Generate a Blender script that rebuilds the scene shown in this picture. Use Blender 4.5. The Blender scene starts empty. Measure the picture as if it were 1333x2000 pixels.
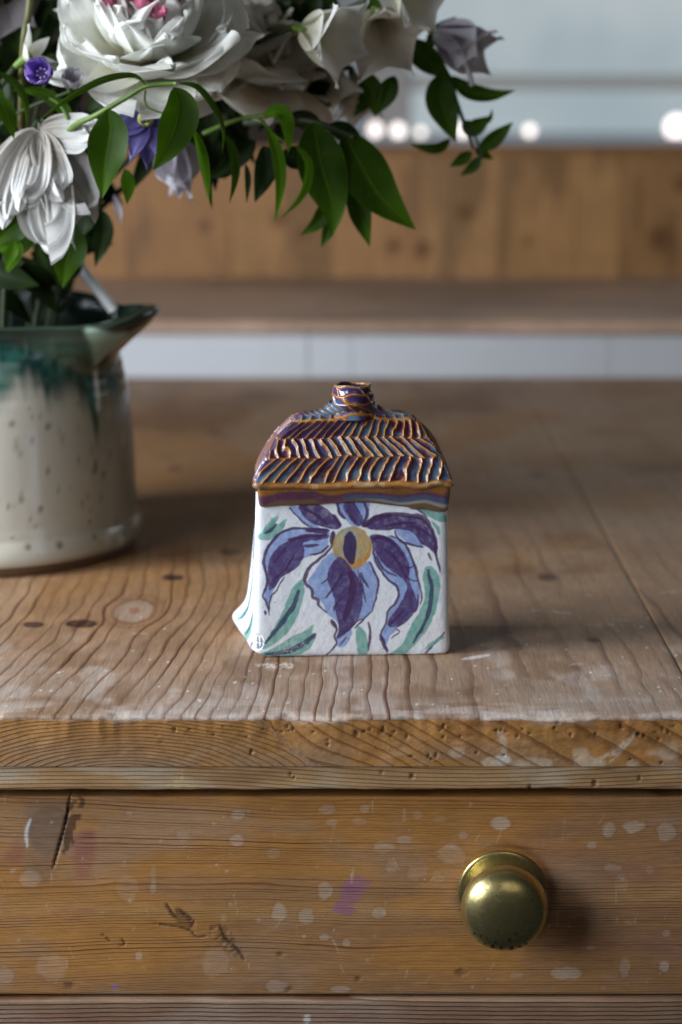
import bpy, math
import numpy as np
from mathutils import Vector

C = bpy.context.scene.collection
SC = bpy.context.scene
rng = np.random.default_rng(7)
MM = 0.001

# ---------------------------------------------------------------- camera
PITCH = math.radians(12.54)
CAM = np.array([0.0, -0.8485, 0.2793])
FPX, CX, CY = 4000.0, 666.5, 1000.0
cd = bpy.data.cameras.new("camera")
cam = bpy.data.objects.new("camera", cd)
C.objects.link(cam)
cam.location = CAM
cam.rotation_euler = (math.pi / 2 - PITCH, 0, 0)
cd.sensor_fit = 'VERTICAL'
cd.sensor_height = 36
cd.sensor_width = 24
cd.lens = 72
cd.clip_start = 0.02
cd.clip_end = 50
cd.dof.use_dof = True
cd.dof.focus_distance = 0.930
cd.dof.aperture_fstop = 6.0
SC.camera = cam

# ---------------------------------------------------------------- world and light
w = bpy.data.worlds.new("World")
SC.world = w
w.use_nodes = True
w.node_tree.nodes["Background"].inputs[0].default_value = (0.55, 0.62, 0.72, 1)
w.node_tree.nodes["Background"].inputs[1].default_value = 0.032
SC.view_settings.view_transform = 'Standard'
SC.view_settings.look = 'None'
SC.view_settings.exposure = -0.12
SC.view_settings.gamma = 1.0


def area(name, loc, target, sx, sy, power, color):
    ld = bpy.data.lights.new(name, 'AREA')
    ld.shape = 'RECTANGLE'
    ld.size, ld.size_y = sx, sy
    ld.energy = power
    ld.color = color
    o = bpy.data.objects.new(name, ld)
    C.objects.link(o)
    o.location = loc
    d = Vector(target) - Vector(loc)
    o.rotation_euler = d.to_track_quat('-Z', 'Y').to_euler()
    return o


# the window to the left of the table: its near edge lies well in front of the pottery house,
# its far edge ends about level with the back of it
area("window_light", (-1.0, -0.10, 0.46), (0.0, -0.10, 0.06), 0.48, 0.46, 24.0, (0.88, 0.94, 1.0))
# added fill lamp at the front left, level with the photographer: grazes the drawer and the front of the house
area("side_fill_light", (-1.05, -0.95, 0.55), (0.0, 0.0, 0.0), 0.5, 0.6, 15.0, (0.90, 0.95, 1.0))
# added weak lamp far to the right and behind: glints on the glaze and rims the leaves
area("back_glint_light", (1.35, 1.05, 0.65), (0.0, 0.15, 0.1), 0.5, 0.7, 2.2, (0.88, 0.94, 1.0))
# added warm fill lamp for the dim room behind the photographer
area("room_fill_light", (0.5, -1.9, 1.2), (0.0, 0.0, -0.1), 1.2, 1.0, 3.6, (1.0, 0.88, 0.74))
SC.cycles.use_denoising = True
SC.cycles.max_bounces = 8


# ---------------------------------------------------------------- projection helpers (photo pixel <-> place)
_F = np.array([0, math.cos(PITCH), -math.sin(PITCH)])
_U = np.array([0, math.sin(PITCH), math.cos(PITCH)])
_R = np.array([1.0, 0, 0])


def at(px, py, Y):
    d = _F + (px - CX) / FPX * _R - (py - CY) / FPX * _U
    return CAM + d * (Y - CAM[1]) / d[1]


def on_z(px, py, Z):
    d = _F + (px - CX) / FPX * _R - (py - CY) / FPX * _U
    return CAM + d * (Z - CAM[2]) / d[2]


def proj(X, Y, Z):
    x, y, z = X - CAM[0], Y - CAM[1], Z - CAM[2]
    dep = y * _F[1] + z * _F[2]
    return CX + FPX * x / dep, CY - FPX * (y * _U[1] + z * _U[2]) / dep


# ---------------------------------------------------------------- numpy noise
_T = np.random.default_rng(3).random((256, 256))


def vn(x, y, seed=0):
    x = np.asarray(x, float) + seed * 17.31
    y = np.asarray(y, float) + seed * 9.77
    xi, yi = np.floor(x).astype(int), np.floor(y).astype(int)
    fx, fy = x - xi, y - yi
    fx = fx * fx * (3 - 2 * fx)
    fy = fy * fy * (3 - 2 * fy)
    a = _T[xi % 256, yi % 256]
    b = _T[(xi + 1) % 256, yi % 256]
    c = _T[xi % 256, (yi + 1) % 256]
    d = _T[(xi + 1) % 256, (yi + 1) % 256]
    return (a * (1 - fx) + b * fx) * (1 - fy) + (c * (1 - fx) + d * fx) * fy


def fbm(x, y, seed=0, o=4):
    s, a, t = 0, 0.5, 0
    for i in range(o):
        s = s + a * vn(x * 2 ** i, y * 2 ** i, seed + i)
        t += a
        a *= 0.5
    return s / t


def sst(a, b, x):
    t = np.clip((x - a) / (b - a), 0, 1)
    return t * t * (3 - 2 * t)


def mix(c, k, m):
    m = np.clip(m, 0, 1)[..., None]
    return c * (1 - m) + np.asarray(k, float) * m


def smooth(pts, closed=False, n=6):
    p = np.asarray(pts, float)
    N = len(p)
    out = []
    rg = range(N) if closed else range(N - 1)
    for i in rg:
        p0 = p[(i - 1) % N] if closed or i > 0 else p[0]
        p1, p2 = p[i], p[(i + 1) % N]
        p3 = p[(i + 2) % N] if closed or i + 2 < N else p[-1]
        for k in range(n):
            t = k / n
            out.append(0.5 * (2 * p1 + (p2 - p0) * t + (2 * p0 - 5 * p1 + 4 * p2 - p3) * t * t + (3 * p1 - p0 - 3 * p2 + p3) * t ** 3))
    if not closed:
        out.append(p[-1])
    return np.array(out)


def poly_mask(X, Y, pts, soft=1.2, grow=0.0):
    q = smooth(pts, True, 5)
    m = np.zeros(X.shape)
    x0, y0 = q.min(0) - 4 * soft
    x1, y1 = q.max(0) + 4 * soft
    sel = (X > x0) & (X < x1) & (Y > y0) & (Y < y1)
    if not sel.any():
        return m
    x, y = X[sel], Y[sel]
    ins = np.zeros(x.shape, bool)
    dm = np.full(x.shape, 1e9)
    for i in range(len(q)):
        ax, ay = q[i]
        bx, by = q[(i + 1) % len(q)]
        c = ((ay > y) != (by > y))
        xx = (bx - ax) * (y - ay) / (by - ay + 1e-12) + ax
        ins ^= c & (x < xx)
        dx, dy = bx - ax, by - ay
        t = np.clip(((x - ax) * dx + (y - ay) * dy) / (dx * dx + dy * dy + 1e-9), 0, 1)
        dm = np.minimum(dm, np.hypot(x - ax - t * dx, y - ay - t * dy))
    sd = np.where(ins, dm, -dm) + grow
    m[sel] = sst(-soft, soft, sd)
    return m


def stroke_mask(X, Y, pts, w0, soft=1.0, w1=None, taper=True):
    q = smooth(pts, False, 6)
    m = np.zeros(X.shape)
    pad = w0 + 3 * soft
    sel = (X > q[:, 0].min() - pad) & (X < q[:, 0].max() + pad) & (Y > q[:, 1].min() - pad) & (Y < q[:, 1].max() + pad)
    if not sel.any():
        return m
    x, y = X[sel], Y[sel]
    best = np.full(x.shape, -1e9)
    n = len(q) - 1
    for i in range(n):
        ax, ay = q[i]
        bx, by = q[i + 1]
        dx, dy = bx - ax, by - ay
        t = np.clip(((x - ax) * dx + (y - ay) * dy) / (dx * dx + dy * dy + 1e-9), 0, 1)
        g = (i + t) / n
        ww = w0 / 2
        if taper:
            ww = ww * (0.35 + 0.65 * np.sin(np.pi * np.clip(g * 0.94 + 0.06, 0, 1)) ** 0.6)
        ww = ww * (0.8 + 0.4 * vn(g * 9, ax * 0 + i * 0.0, int(w0 * 3 + abs(pts[0][0])) % 50))
        best = np.maximum(best, ww - np.hypot(x - ax - t * dx, y - ay - t * dy))
    m[sel] = sst(-soft, soft, best)
    return m


# ---------------------------------------------------------------- object helpers
def tag(o, label=None, cat=None, group=None, kind=None):
    if label: o['label'] = label
    if cat: o['category'] = cat
    if group: o['group'] = group
    if kind: o['kind'] = kind
    return o


def thing(name, loc, label, cat, group=None):
    o = bpy.data.objects.new(name, None)
    o.empty_display_size = 0.01
    C.objects.link(o)
    o.location = [float(v) for v in loc]
    return tag(o, label, cat, group)


def origin_of(p):
    v = Vector((0, 0, 0))
    while p is not None:
        v = v + p.location
        p = p.parent
    return np.array(v)


def raw_obj(name, co, faces, mat, parent=None, loc=None, smooth_shade=True):
    """co (N,3) world points; faces int array (M,4) or (M,3), or list"""
    co = np.asarray(co, float)
    off = origin_of(parent) if parent is not None else (np.asarray(loc, float) if loc is not None else np.zeros(3))
    co = co - off
    me = bpy.data.meshes.new(name)
    if isinstance(faces, np.ndarray):
        k = faces.shape[1]
        me.vertices.add(len(co))
        me.vertices.foreach_set("co", co.astype(np.float32).ravel())
        me.loops.add(faces.size)
        me.loops.foreach_set("vertex_index", faces.astype(np.int32).ravel())
        me.polygons.add(len(faces))
        me.polygons.foreach_set("loop_start", np.arange(0, faces.size, k, dtype=np.int32))
        try:
            me.polygons.foreach_set("loop_total", np.full(len(faces), k, dtype=np.int32))
        except Exception:
            pass
        me.update(calc_edges=True)
    else:
        me.from_pydata([tuple(c) for c in co], [], faces)
        me.update()
    me.validate()
    if smooth_shade:
        me.polygons.foreach_set("use_smooth", np.ones(len(me.polygons), bool))
    me.materials.append(mat)
    o = bpy.data.objects.new(name, me)
    C.objects.link(o)
    if parent is not None:
        o.parent = parent
    elif loc is not None:
        o.location = [float(v) for v in loc]
    return o


def grid_faces(n, m, wrap=False, flip=False):
    """grid of n rows x m columns"""
    i = np.arange(n - 1)[:, None]
    j = np.arange(m if wrap else m - 1)[None, :]
    j2 = (j + 1) % m
    a = i * m + j
    b = i * m + j2
    c = (i + 1) * m + j2
    d = (i + 1) * m + j
    f = np.stack([a, b, c, d], -1).reshape(-1, 4)
    return f[:, ::-1] if flip else f


def set_col(o, name, rgb):
    rgb = np.asarray(rgb, float).reshape(-1, 3)
    a = o.data.color_attributes.new(name, 'FLOAT_COLOR', 'POINT')
    a.data.foreach_set("color", np.concatenate([rgb, np.ones((len(rgb), 1))], 1).astype(np.float32).ravel())


def set_f(o, name, v):
    a = o.data.attributes.new(name, 'FLOAT', 'POINT')
    a.data.foreach_set("value", np.asarray(v, np.float32).ravel())


def box(name, x0, x1, y0, y1, z0, z1, mat, parent=None, bev=0.0, loc=None):
    co = np.array([(x, y, z) for z in (z0, z1) for y in (y0, y1) for x in (x0, x1)])
    f = [(0, 2, 3, 1), (4, 5, 7, 6), (0, 1, 5, 4), (2, 6, 7, 3), (0, 4, 6, 2), (1, 3, 7, 5)]
    o = raw_obj(name, co, f, mat, parent, loc, smooth_shade=False)
    if bev:
        b = o.modifiers.new("bevel", 'BEVEL')
        b.width = bev
        b.segments = 2
    return o


def tube(name, pts, r, mat, parent=None, loc=None, n=8, closed_smooth=True):
    q = smooth(pts, False, 5) if len(pts) > 2 else np.asarray(pts, float)
    N = len(q)
    rr = np.linspace(r[0], r[1], N) if isinstance(r, (tuple, list)) else np.full(N, r)
    T = np.gradient(q, axis=0)
    T /= np.linalg.norm(T, axis=1)[:, None] + 1e-12
    ref = np.array([0.13, -0.9, 0.2])
    A = np.cross(T, ref)
    A /= np.linalg.norm(A, axis=1)[:, None] + 1e-9
    B = np.cross(T, A)
    th = np.linspace(0, 2 * np.pi, n, endpoint=False)
    co = q[:, None, :] + rr[:, None, None] * (np.cos(th)[None, :, None] * A[:, None, :] + np.sin(th)[None, :, None] * B[:, None, :])
    co = co.reshape(-1, 3)
    f = [tuple(x) for x in grid_faces(N, n, True)]
    f.append(tuple(range(n)))
    f.append(tuple(range((N - 1) * n, N * n))[::-1])
    return raw_obj(name, co, f, mat, parent, loc)


# ---------------------------------------------------------------- material helpers
class NT:
    def __init__(s, name):
        s.m = bpy.data.materials.new(name)
        s.m.use_nodes = True
        s.t = s.m.node_tree
        s.b = s.t.nodes["Principled BSDF"]
        s.out = s.t.nodes["Material Output"]

    def n(s, typ, **kw):
        nd = s.t.nodes.new(typ)
        for k, v in kw.items():
            setattr(nd, k, v)
        return nd

    def l(s, a, b):
        s.t.links.new(a, b)

    def attr(s, name):
        return s.n('ShaderNodeAttribute', attribute_name=name)

    def math(s, op, a, b=0.0, c=None, clamp=False):
        nd = s.n('ShaderNodeMath', operation=op, use_clamp=clamp)
        for i, v in enumerate((a, b) if c is None else (a, b, c)):
            if isinstance(v, (int, float)):
                nd.inputs[i].default_value = v
            else:
                s.l(v, nd.inputs[i])
        return nd.outputs[0]

    def mixc(s, fac, a, b, blend='MIX'):
        nd = s.n('ShaderNodeMix', data_type='RGBA', blend_type=blend)
        for i, v in ((0, fac), (6, a), (7, b)):
            if isinstance(v, (int, float)):
                nd.inputs[i].default_value = v
            elif isinstance(v, tuple):
                nd.inputs[i].default_value = v if len(v) == 4 else v + (1,)
            else:
                s.l(v, nd.inputs[i])
        return nd.outputs[2]

    def ss(s, a, b, x):
        nd = s.n('ShaderNodeMapRange', interpolation_type='SMOOTHSTEP')
        s.l(x, nd.inputs[0])
        nd.inputs[1].default_value = a
        nd.inputs[2].default_value = b
        return nd.outputs[0]

    def noise(s, scale, detail=3, rough=0.5, vec=None, stretch=None):
        nd = s.n('ShaderNodeTexNoise')
        nd.inputs['Scale'].default_value = scale
        nd.inputs['Detail'].default_value = detail
        nd.inputs['Roughness'].default_value = rough
        tc = s.n('ShaderNodeTexCoord')
        v = tc.outputs['Object']
        if stretch:
            mp = s.n('ShaderNodeMapping')
            mp.inputs['Scale'].default_value = stretch
            s.l(v, mp.inputs[0])
            v = mp.outputs[0]
        s.l(v, nd.inputs['Vector'])
        return nd.outputs['Fac']

    def bump(s, h, strength, dist, chain=None):
        nd = s.n('ShaderNodeBump')
        nd.inputs['Strength'].default_value = strength
        nd.inputs['Distance'].default_value = dist
        s.l(h, nd.inputs['Height'])
        if chain is not None:
            s.l(chain, nd.inputs['Normal'])
        return nd.outputs[0]


def plain(name, col, rough=0.5, nscale=60, nvar=0.15, metal=0.0, spec=0.5, bump=0.0):
    k = NT(name)
    f = k.noise(nscale, 4)
    c = k.mixc(f, tuple(v * (1 - nvar) for v in col), tuple(min(1, v * (1 + nvar)) for v in col))
    k.l(c, k.b.inputs['Base Color'])
    k.b.inputs['Roughness'].default_value = rough
    k.b.inputs['Metallic'].default_value = metal
    k.b.inputs['Specular IOR Level'].default_value = spec
    if bump:
        k.l(k.bump(f, bump, 0.001), k.b.inputs['Normal'])
    return k.m


def pine(name, fibre, ringdark, rough=0.5, jit=0.25, jscale=60, bumpd=0.0004, bumps=0.6, fibk=0.3, spec=0.5):
    """wood: 'Col' = colour with stains, 'ring' = growth-ring coordinate, 'rk' = ring strength"""
    k = NT(name)
    col = k.attr('Col').outputs['Color']
    ring = k.attr('ring').outputs['Fac']
    rk = k.attr('rk').outputs['Fac']
    wob = k.noise(jscale, 2, 0.5)
    r = k.math('ADD', ring, k.math('MULTIPLY', k.math('SUBTRACT', wob, 0.5), jit))
    fr = k.math('FRACT', r)
    late = k.math('MULTIPLY', k.ss(0.62, 0.93, fr), k.math('SUBTRACT', 1.0, k.ss(0.95, 1.0, fr)))
    late = k.math('MULTIPLY', late, rk)
    fib = k.noise(1.0, 4, 0.6, stretch=fibre)
    fib2 = k.noise(1.0, 3, 0.6, stretch=tuple(v * 0.35 for v in fibre))
    mott = k.noise(38, 5, 0.62)
    c = k.mixc(k.math('MULTIPLY', late, 0.9, clamp=True), col, k.mixc(1.0, col, ringdark, 'MULTIPLY'))
    f1 = k.math('MULTIPLY_ADD', fib, fibk * 2, 1.0 - fibk)
    f2 = k.math('MULTIPLY_ADD', fib2, fibk, 1.0 - fibk / 2)
    f3 = k.math('MULTIPLY_ADD', mott, 0.5, 0.75)
    pore = k.math('MULTIPLY_ADD', k.noise(1500, 2, .6), .5, .75)
    f = k.math('MULTIPLY', k.math('MULTIPLY', k.math('MULTIPLY', f1, f2), f3), pore)
    g = k.n('ShaderNodeVectorMath', operation='SCALE')
    k.l(c, g.inputs[0])
    k.l(f, g.inputs['Scale'])
    k.l(g.outputs[0], k.b.inputs['Base Color'])
    h = k.math('ADD', k.math('MULTIPLY', late, 0.7), k.math('MULTIPLY', fib, 0.55))
    nb = k.bump(h, bumps, bumpd)
    nb = k.bump(mott, 0.25, 0.0012, nb)
    k.l(nb, k.b.inputs['Normal'])
    k.l(k.math('MULTIPLY_ADD', fib2, 0.25, rough - 0.12), k.b.inputs['Roughness'])
    k.b.inputs['Specular IOR Level'].default_value = spec
    return k.m


M_top = pine("worn_pine_top", (950, 60, 950), (0.36, 0.20, 0.12), 0.50, 0.26, 45, fibk=.55, spec=.28)
M_edge = pine("pine_end_grain", (500, 500, 900), (0.40, 0.28, 0.20), 0.5, 0.18, 90, 0.0005, 0.8)
M_strip = pine("pine_strip", (60, 900, 1300), (0.45, 0.30, 0.20), 0.5, 0.3, 60, 0.0004, 0.7)
M_drawer = pine("waxed_pine_drawer", (130, 900, 1200), (0.46, 0.29, 0.17), 0.45, 0.9, 26, 0.0003, 0.6, 0.36, .30)
M_rail = pine("grey_pine_rail", (110, 900, 1300), (0.42, 0.26, 0.17), 0.55, 0.5, 40, 0.0005, 0.8)
M_far = pine("far_pine", (300, 300, 30), (0.62, 0.48, 0.36), 0.5, 0.3, 8)
M_dark = plain("dark_cavity_wood", (0.035, 0.022, 0.015), 0.8)

# ================================================================ TABLE
table = thing("pine_table", (0, 0, -0.3), "old worn pine table with thick planked top, a drawer and a brass knob", "table")


def edge_wob(x):
    return 0.0011 * (vn(x * 60, x * 0 + 2.2, 4) - 0.5) * 2 + 0.0005 * (vn(x * 300, x * 0 + 5.2, 5) - 0.5)


_lx = np.array([45, 80, 115, 150, 192, 235, 268, 300, 338, 370, 394, 425, 458, 492, 528, 560, 597, 630, 663, 697, 740, 773, 825, 883, 965, 1105, 1200, 1262, 1315])
_lx = (np.concatenate([np.arange(-2200, 20, 36), _lx, np.arange(1370, 3600, 58)]) - CX) / 4.5 * MM
_li = np.arange(len(_lx)).astype(float)
KN = [(263, 1193, 0.011), (160, 1218, 0.0075), (66, 1220, 0.005), (338, 1128, 0.004), (450, 1078, 0.012), (1160, 1250, 0.006),
      (342, 915, 0.010), (1050, 928, 0.012), (1070, 1128, 0.010), (420, 845, 0.012)]
KNW = [(on_z(a, b, 0.0), s) for a, b, s in KN]


def top_field(x, y):
    xf = x - 0.15 * y * sst(0.03, -0.09, x) * (1 - 0.6 * sst(0.1, 0.35, y)) + 0.05 * y * sst(0.03, 0.12, x)
    xf = xf + 0.010 * (fbm(x * 9, y * 7, 11, 2) - 0.5) * sst(0.02, 0.12, y) + 0.0028 * (vn(x * 60, y * 45, 14) - 0.5)
    for (c, s) in KNW:
        dx, dy = x - c[0], (y - c[1]) * 0.55
        r2 = dx * dx + dy * dy
        xf = xf - dx * 0.85 * np.exp(-r2 / (s * 1.25) ** 2)
        xf = xf + 0.0045 * np.sign(dx) * 0 * r2
    return np.interp(xf, _lx, _li)


def plank(x0, x1, idx):
    xs = np.unique(np.round(np.concatenate([np.arange(x0, x1, 0.006), np.arange(max(x0, -0.205), min(x1, 0.205), 0.0008), [x0, x1]]), 6))
    # path: front face bottom -> rounded arris -> back along the top
    path = [(0.0, z) for z in np.linspace(-0.0232, -0.0016, 34)]
    path += [(0.0016 - 0.0016 * math.cos(a), -0.0016 + 0.0016 * math.sin(a)) for a in np.linspace(0.25, math.pi / 2, 6)]
    path += [(y, 0.0) for y in np.concatenate([np.arange(0.0026, 0.33, 0.0011), np.arange(0.335, 0.96, 0.008), [0.96]])]
    path = np.array(path)
    X = np.broadcast_to(xs[None, :], (len(path), len(xs))).copy()
    Y = np.broadcast_to(path[:, 0:1], X.shape).copy()
    Z = np.broadcast_to(path[:, 1:2], X.shape).copy()
    front = Z < -0.00161
    near = np.exp(-Y / 0.006)
    Y = Y + edge_wob(X + idx) * near * np.where(front, sst(-0.02, -0.001, Z), 1)
    Z = Z + near * (~front) * 0.0006 * (vn(X * 45, X * 0, 21) - 0.6)
    px, py = proj(X, Y, Z)
    # ---- growth rings
    ring = top_field(X, np.maximum(Y, 0)) + idx * 3.3
    # end grain on the front face: arcs to the left, slanting rings to the right
    dz = -Z * 1000
    xm = X * 1000
    arc = np.hypot((xm + 95) * 0.36, dz + 6 - 40) / 1.55 + .7 * (vn(X * 50, Z * 160, 13) - .5)
    slant = np.interp(X - (-Z) * 1.7 * sst(-0.05, 0.02, X), _lx, _li)
    wl = sst(-38, -35, xm - 1.1 * dz + 3 * vn(X * 200, Z * 300, 12))
    endr = arc * (1 - wl) + (slant + 3) * wl
    # both families meet the top lines at the arris
    k = sst(0.0005, 0.0035, -Z)
    ring = np.where(front, endr, ring)
    rk = np.where(front, 0.75, 1.15 * (1 - 0.65 * sst(0.12, 0.4, Y)) * (1 - .35 * sst(.02, .07, X)) * (0.05 + 1.15 * vn(ring * .9, Y * 11, 61) ** 1.2))
    # ---- colour
    n1 = fbm(X * 22, Y * 16, 31)
    n2 = fbm(X * 70, Y * 50, 35)
    warm = np.array([0.310, 0.160, 0.066])
    grey = np.array([0.345, 0.252, 0.195])
    top = np.broadcast_to(warm, X.shape + (3,)).copy()
    wear_sheen = np.clip(1.15 - Y / 0.17, 0, 1) * 0.75 + 0.55 * (n1 - 0.45) + 0.25 * (n2 - 0.5) + 0.2 * sst(0.03, 0.12, X) * sst(0.3, 0.1, Y)  # front paler by wear and by window sheen baked into the colour
    top = mix(top, grey, wear_sheen)
    top = mix(top, (0.235, 0.135, 0.075), .75 * sst(.52, .66, fbm(X * 34 + 3, Y * 22, 37)) * sst(.25, .1, Y))
    top = mix(top, (0.50, 0.43, 0.39), .45 * sst(.56, .70, fbm(X * 55, Y * 30, 39)) * sst(.16, .06, Y))
    top = mix(top, (0.54, 0.47, 0.44), 0.6 * np.exp(-((Y - 0.004) / 0.016) ** 2) * sst(0.44, 0.66, fbm(X * 60, Y * 130, 44)))
    top = mix(top, (0.17, 0.078, 0.030), 0.75 * sst(0.50, 0.70, fbm(X * 9, Y * 8, 51)) * sst(0.08, 0.25, Y))
    top = mix(top, (0.36, 0.23, 0.135), 0.7 * sst(0.50, 0.66, fbm(X * 13, Y * 6, 53)) * sst(0.08, 0.2, Y))
    top = mix(top, (0.36, 0.235, 0.15), 0.6 * sst(-.02, .12, X) * sst(0.05, 0.25, Y) * sst(.35, .6, n1))
    # fine pale scuffs and specks
    for i in range(42):
        a, b = rng.uniform(0, 1333), rng.uniform(1150, 1390)
        L = 5 + 40 * rng.random() ** 2.2
        an = rng.uniform(-0.3, 0.3) if rng.random() < 0.6 else rng.uniform(-1.4, 1.4)
        top = mix(top, (0.75, 0.72, 0.70), rng.uniform(.12, .5) * stroke_mask(px, py, [(a, b), (a + L * math.cos(an) * .5, b + L * math.sin(an) * 0.3 + rng.uniform(-2, 2)), (a + L * math.cos(an), b + L * math.sin(an) * 0.6)], 1.7, 0.9))
    for i in range(90):
        a, b = rng.uniform(0, 1333), 1150 + 245 * rng.random() ** 0.6
        r = rng.uniform(0.9, 2.2)
        top = mix(top, (0.8, 0.78, 0.78), 0.7 * sst(r + 1, r - 0.6, np.hypot(px - a, (py - b) * 1.3)))
    # knots
    for (a, b, s), (c, _) in zip(KN, KNW):
        dx, dy = (X - c[0]) / s, (Y - c[1]) / (s * 2.1)
        r = np.hypot(dx, dy) + 0.12 * (vn(X * 200, Y * 120, 71) - 0.5)
        if a == 263:
            top = mix(top, (0.36, 0.26, 0.2), 0.6 * sst(1.15, 0.8, r))
            top = mix(top, (0.20, 0.09, 0.045), 0.95 * np.exp(-((r - 1.0) / 0.10) ** 2))
            top = mix(top, (0.20, 0.09, 0.045), 0.45 * np.exp(-((r - 1.35) / 0.09) ** 2))
            top = mix(top, (0.27, 0.12, 0.06), 0.75 * sst(0.33, 0.22, r))
            rk = np.where(r < 1.05, rk * 0.15, rk)
        elif a in (160, 66, 338):
            dxx, dyy = (px - a) / (30 if a == 160 else 20), (py - b) / (7 if a == 160 else 5)
            r2 = np.hypot(dxx, dyy) + 0.2 * (vn(px * .2, py * .4, 73) - .5)
            top = mix(top, (0.26, 0.12, 0.06), 0.8 * sst(1.7, 1.0, r2))
            top = mix(top, (0.085, 0.038, 0.022), 0.95 * sst(1.15, 0.9, r2))
            top = mix(top, (0.02, 0.01, 0.008), 0.9 * np.exp(-((r2 - 0.85) / 0.16) ** 2) + 0.5 * sst(0.5, 0.2, r2))
        else:
            top = mix(top, (0.08, 0.04, 0.022), 0.75 * sst(0.75, 0.3, np.hypot(dx, dy * 1.5)))
    # the crushed fibres in front of the house
    top = mix(top, (0.70, 0.62, 0.55), 0.7 * poly_mask(px, py, [(500, 1297), (540, 1294), (572, 1296), (570, 1306), (520, 1305)], 1.5) * sst(0.35, 0.6, vn(px * .35, py * .5, 81)))
    top = mix(top, (0.78, 0.74, 0.72), 0.8 * poly_mask(px, py, [(905, 1285), (950, 1278), (956, 1281), (915, 1289)], 1.2))
    # ---- end grain colour
    am = np.array([0.42, 0.205, 0.062])
    fr = np.broadcast_to(am, X.shape + (3,)).copy()
    n3 = fbm(X * 40, Z * 120, 91)
    fr = mix(fr, (0.33, 0.20, 0.11), sst(0.004, 0.022, -Z) * 0.9 * sst(0.3, 0.6, n3 + 0.15 * sst(0.02, -0.1, X)))
    fr = mix(fr, (0.26, 0.11, 0.03), 0.7 * sst(0.5, 0.7, fbm(X * 60, Z * 200, 93)) * sst(0.018, 0.006, -Z) * sst(-0.02, 0.05, X))
    fr = mix(fr, (0.55, 0.42, 0.30), 0.8 * sst(0.56, 0.7, vn(X * 130, Z * 190, 95)) * sst(0.010, 0.018, -Z) * sst(0.0, 0.06, X))
    fr = mix(fr, (0.66, 0.60, 0.55), 0.8 * sst(0.0022, 0.0006, -Z) * sst(0.35, 0.6, vn(X * 90, Z * 0, 97)))
    fr = mix(fr, (0.62, 0.50, 0.38), 0.8 * poly_mask(px, py, [(1160, 1488), (1205, 1460), (1245, 1425), (1232, 1450), (1190, 1490)], 3) * sst(0.3, 0.5, vn(px * .2, py * .2, 98)))
    fr = mix(fr, (0.55, 0.43, 0.33), 0.8 * stroke_mask(px, py, [(978, 1430), (985, 1460), (980, 1492)], 13, 3))
    fr = mix(fr, (0.70, 0.66, 0.62), 0.7 * poly_mask(px, py, [(968, 1478), (990, 1476), (1000, 1488), (975, 1492)], 3))
    hole = np.zeros(X.shape)
    for i in range(64):
        a = 700 + 620 * rng.random() if i > 20 else rng.uniform(300, 700)
        b = rng.uniform(1418, 1440) if rng.random() < 0.5 else rng.uniform(1425, 1492)
        r = rng.uniform(.8, 2.9)
        hole = np.maximum(hole, sst(r + 1.0, r * 0.4, np.hypot(px - a + 2.2 * (vn(px * .3, py * .3, i) - .5), (py - b) * rng.uniform(0.35, 1.3))))
    for pts, ww in (([(1092, 1400), (1088, 1415)], 3), ([(700, 1405), (708, 1398)], 3)):
        hole = np.maximum(hole, 0.6 * stroke_mask(px, py, pts, ww))
    fr = mix(fr, (0.05, 0.022, 0.012), 0.85 * hole * front)
    Y = Y + 0.0010 * hole * front + 0.0006 * (fbm(X * 150, Z * 260, 99) - 0.5) * front * sst(0.0232, 0.018, -Z)
    col = np.where(front[..., None], fr, top)
    # small tear-outs along the arris
    chip = sst(0.62, 0.75, vn(X * 75, X * 0, 101)) * np.exp(-(Y / 0.004) ** 2) * sst(0.006, 0.0, -Z)
    Z = Z - 0.0009 * chip
    col = mix(col, (0.60, 0.50, 0.42), 0.5 * chip)
    # joints: soften the sides downward
    for e in (x0, x1):
        Z = Z - 0.0007 * np.exp(-np.abs(X - e) / 0.0009) * (~front)
    co = np.stack([X, Y, Z], -1).reshape(-1, 3)
    o = raw_obj("plank", co, grid_faces(*X.shape), M_top, table)
    o.data.materials.append(M_edge)
    mi = np.zeros(len(o.data.polygons), np.int32)
    ncol = len(xs) - 1
    mi[:ncol * 33] = 1
    o.data.polygons.foreach_set("material_index", mi)
    set_col(o, 'Col', col)
    set_f(o, 'ring', ring)
    set_f(o, 'rk', rk)
    # the rest of the plank's thickness: sides, bottom and back
    zb = -0.0232
    c = np.array([(x0, 0.0004, zb), (x1, 0.0004, zb), (x1, 0.96, zb), (x0, 0.96, zb),
                  (x0, 0.0014, -0.0012), (x1, 0.0014, -0.0012), (x1, 0.9595, -0.0012), (x0, 0.9595, -0.0012)])
    raw_obj("plank_core", c, [(0, 3, 2, 1), (0, 4, 7, 3), (1, 2, 6, 5), (3, 7, 6, 2)], M_dark, o, smooth_shade=False)


plank(-0.46, -0.2617, 0)
plank(-0.2613, 0.1585, 1)
plank(0.1588, 0.46, 2)


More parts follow.
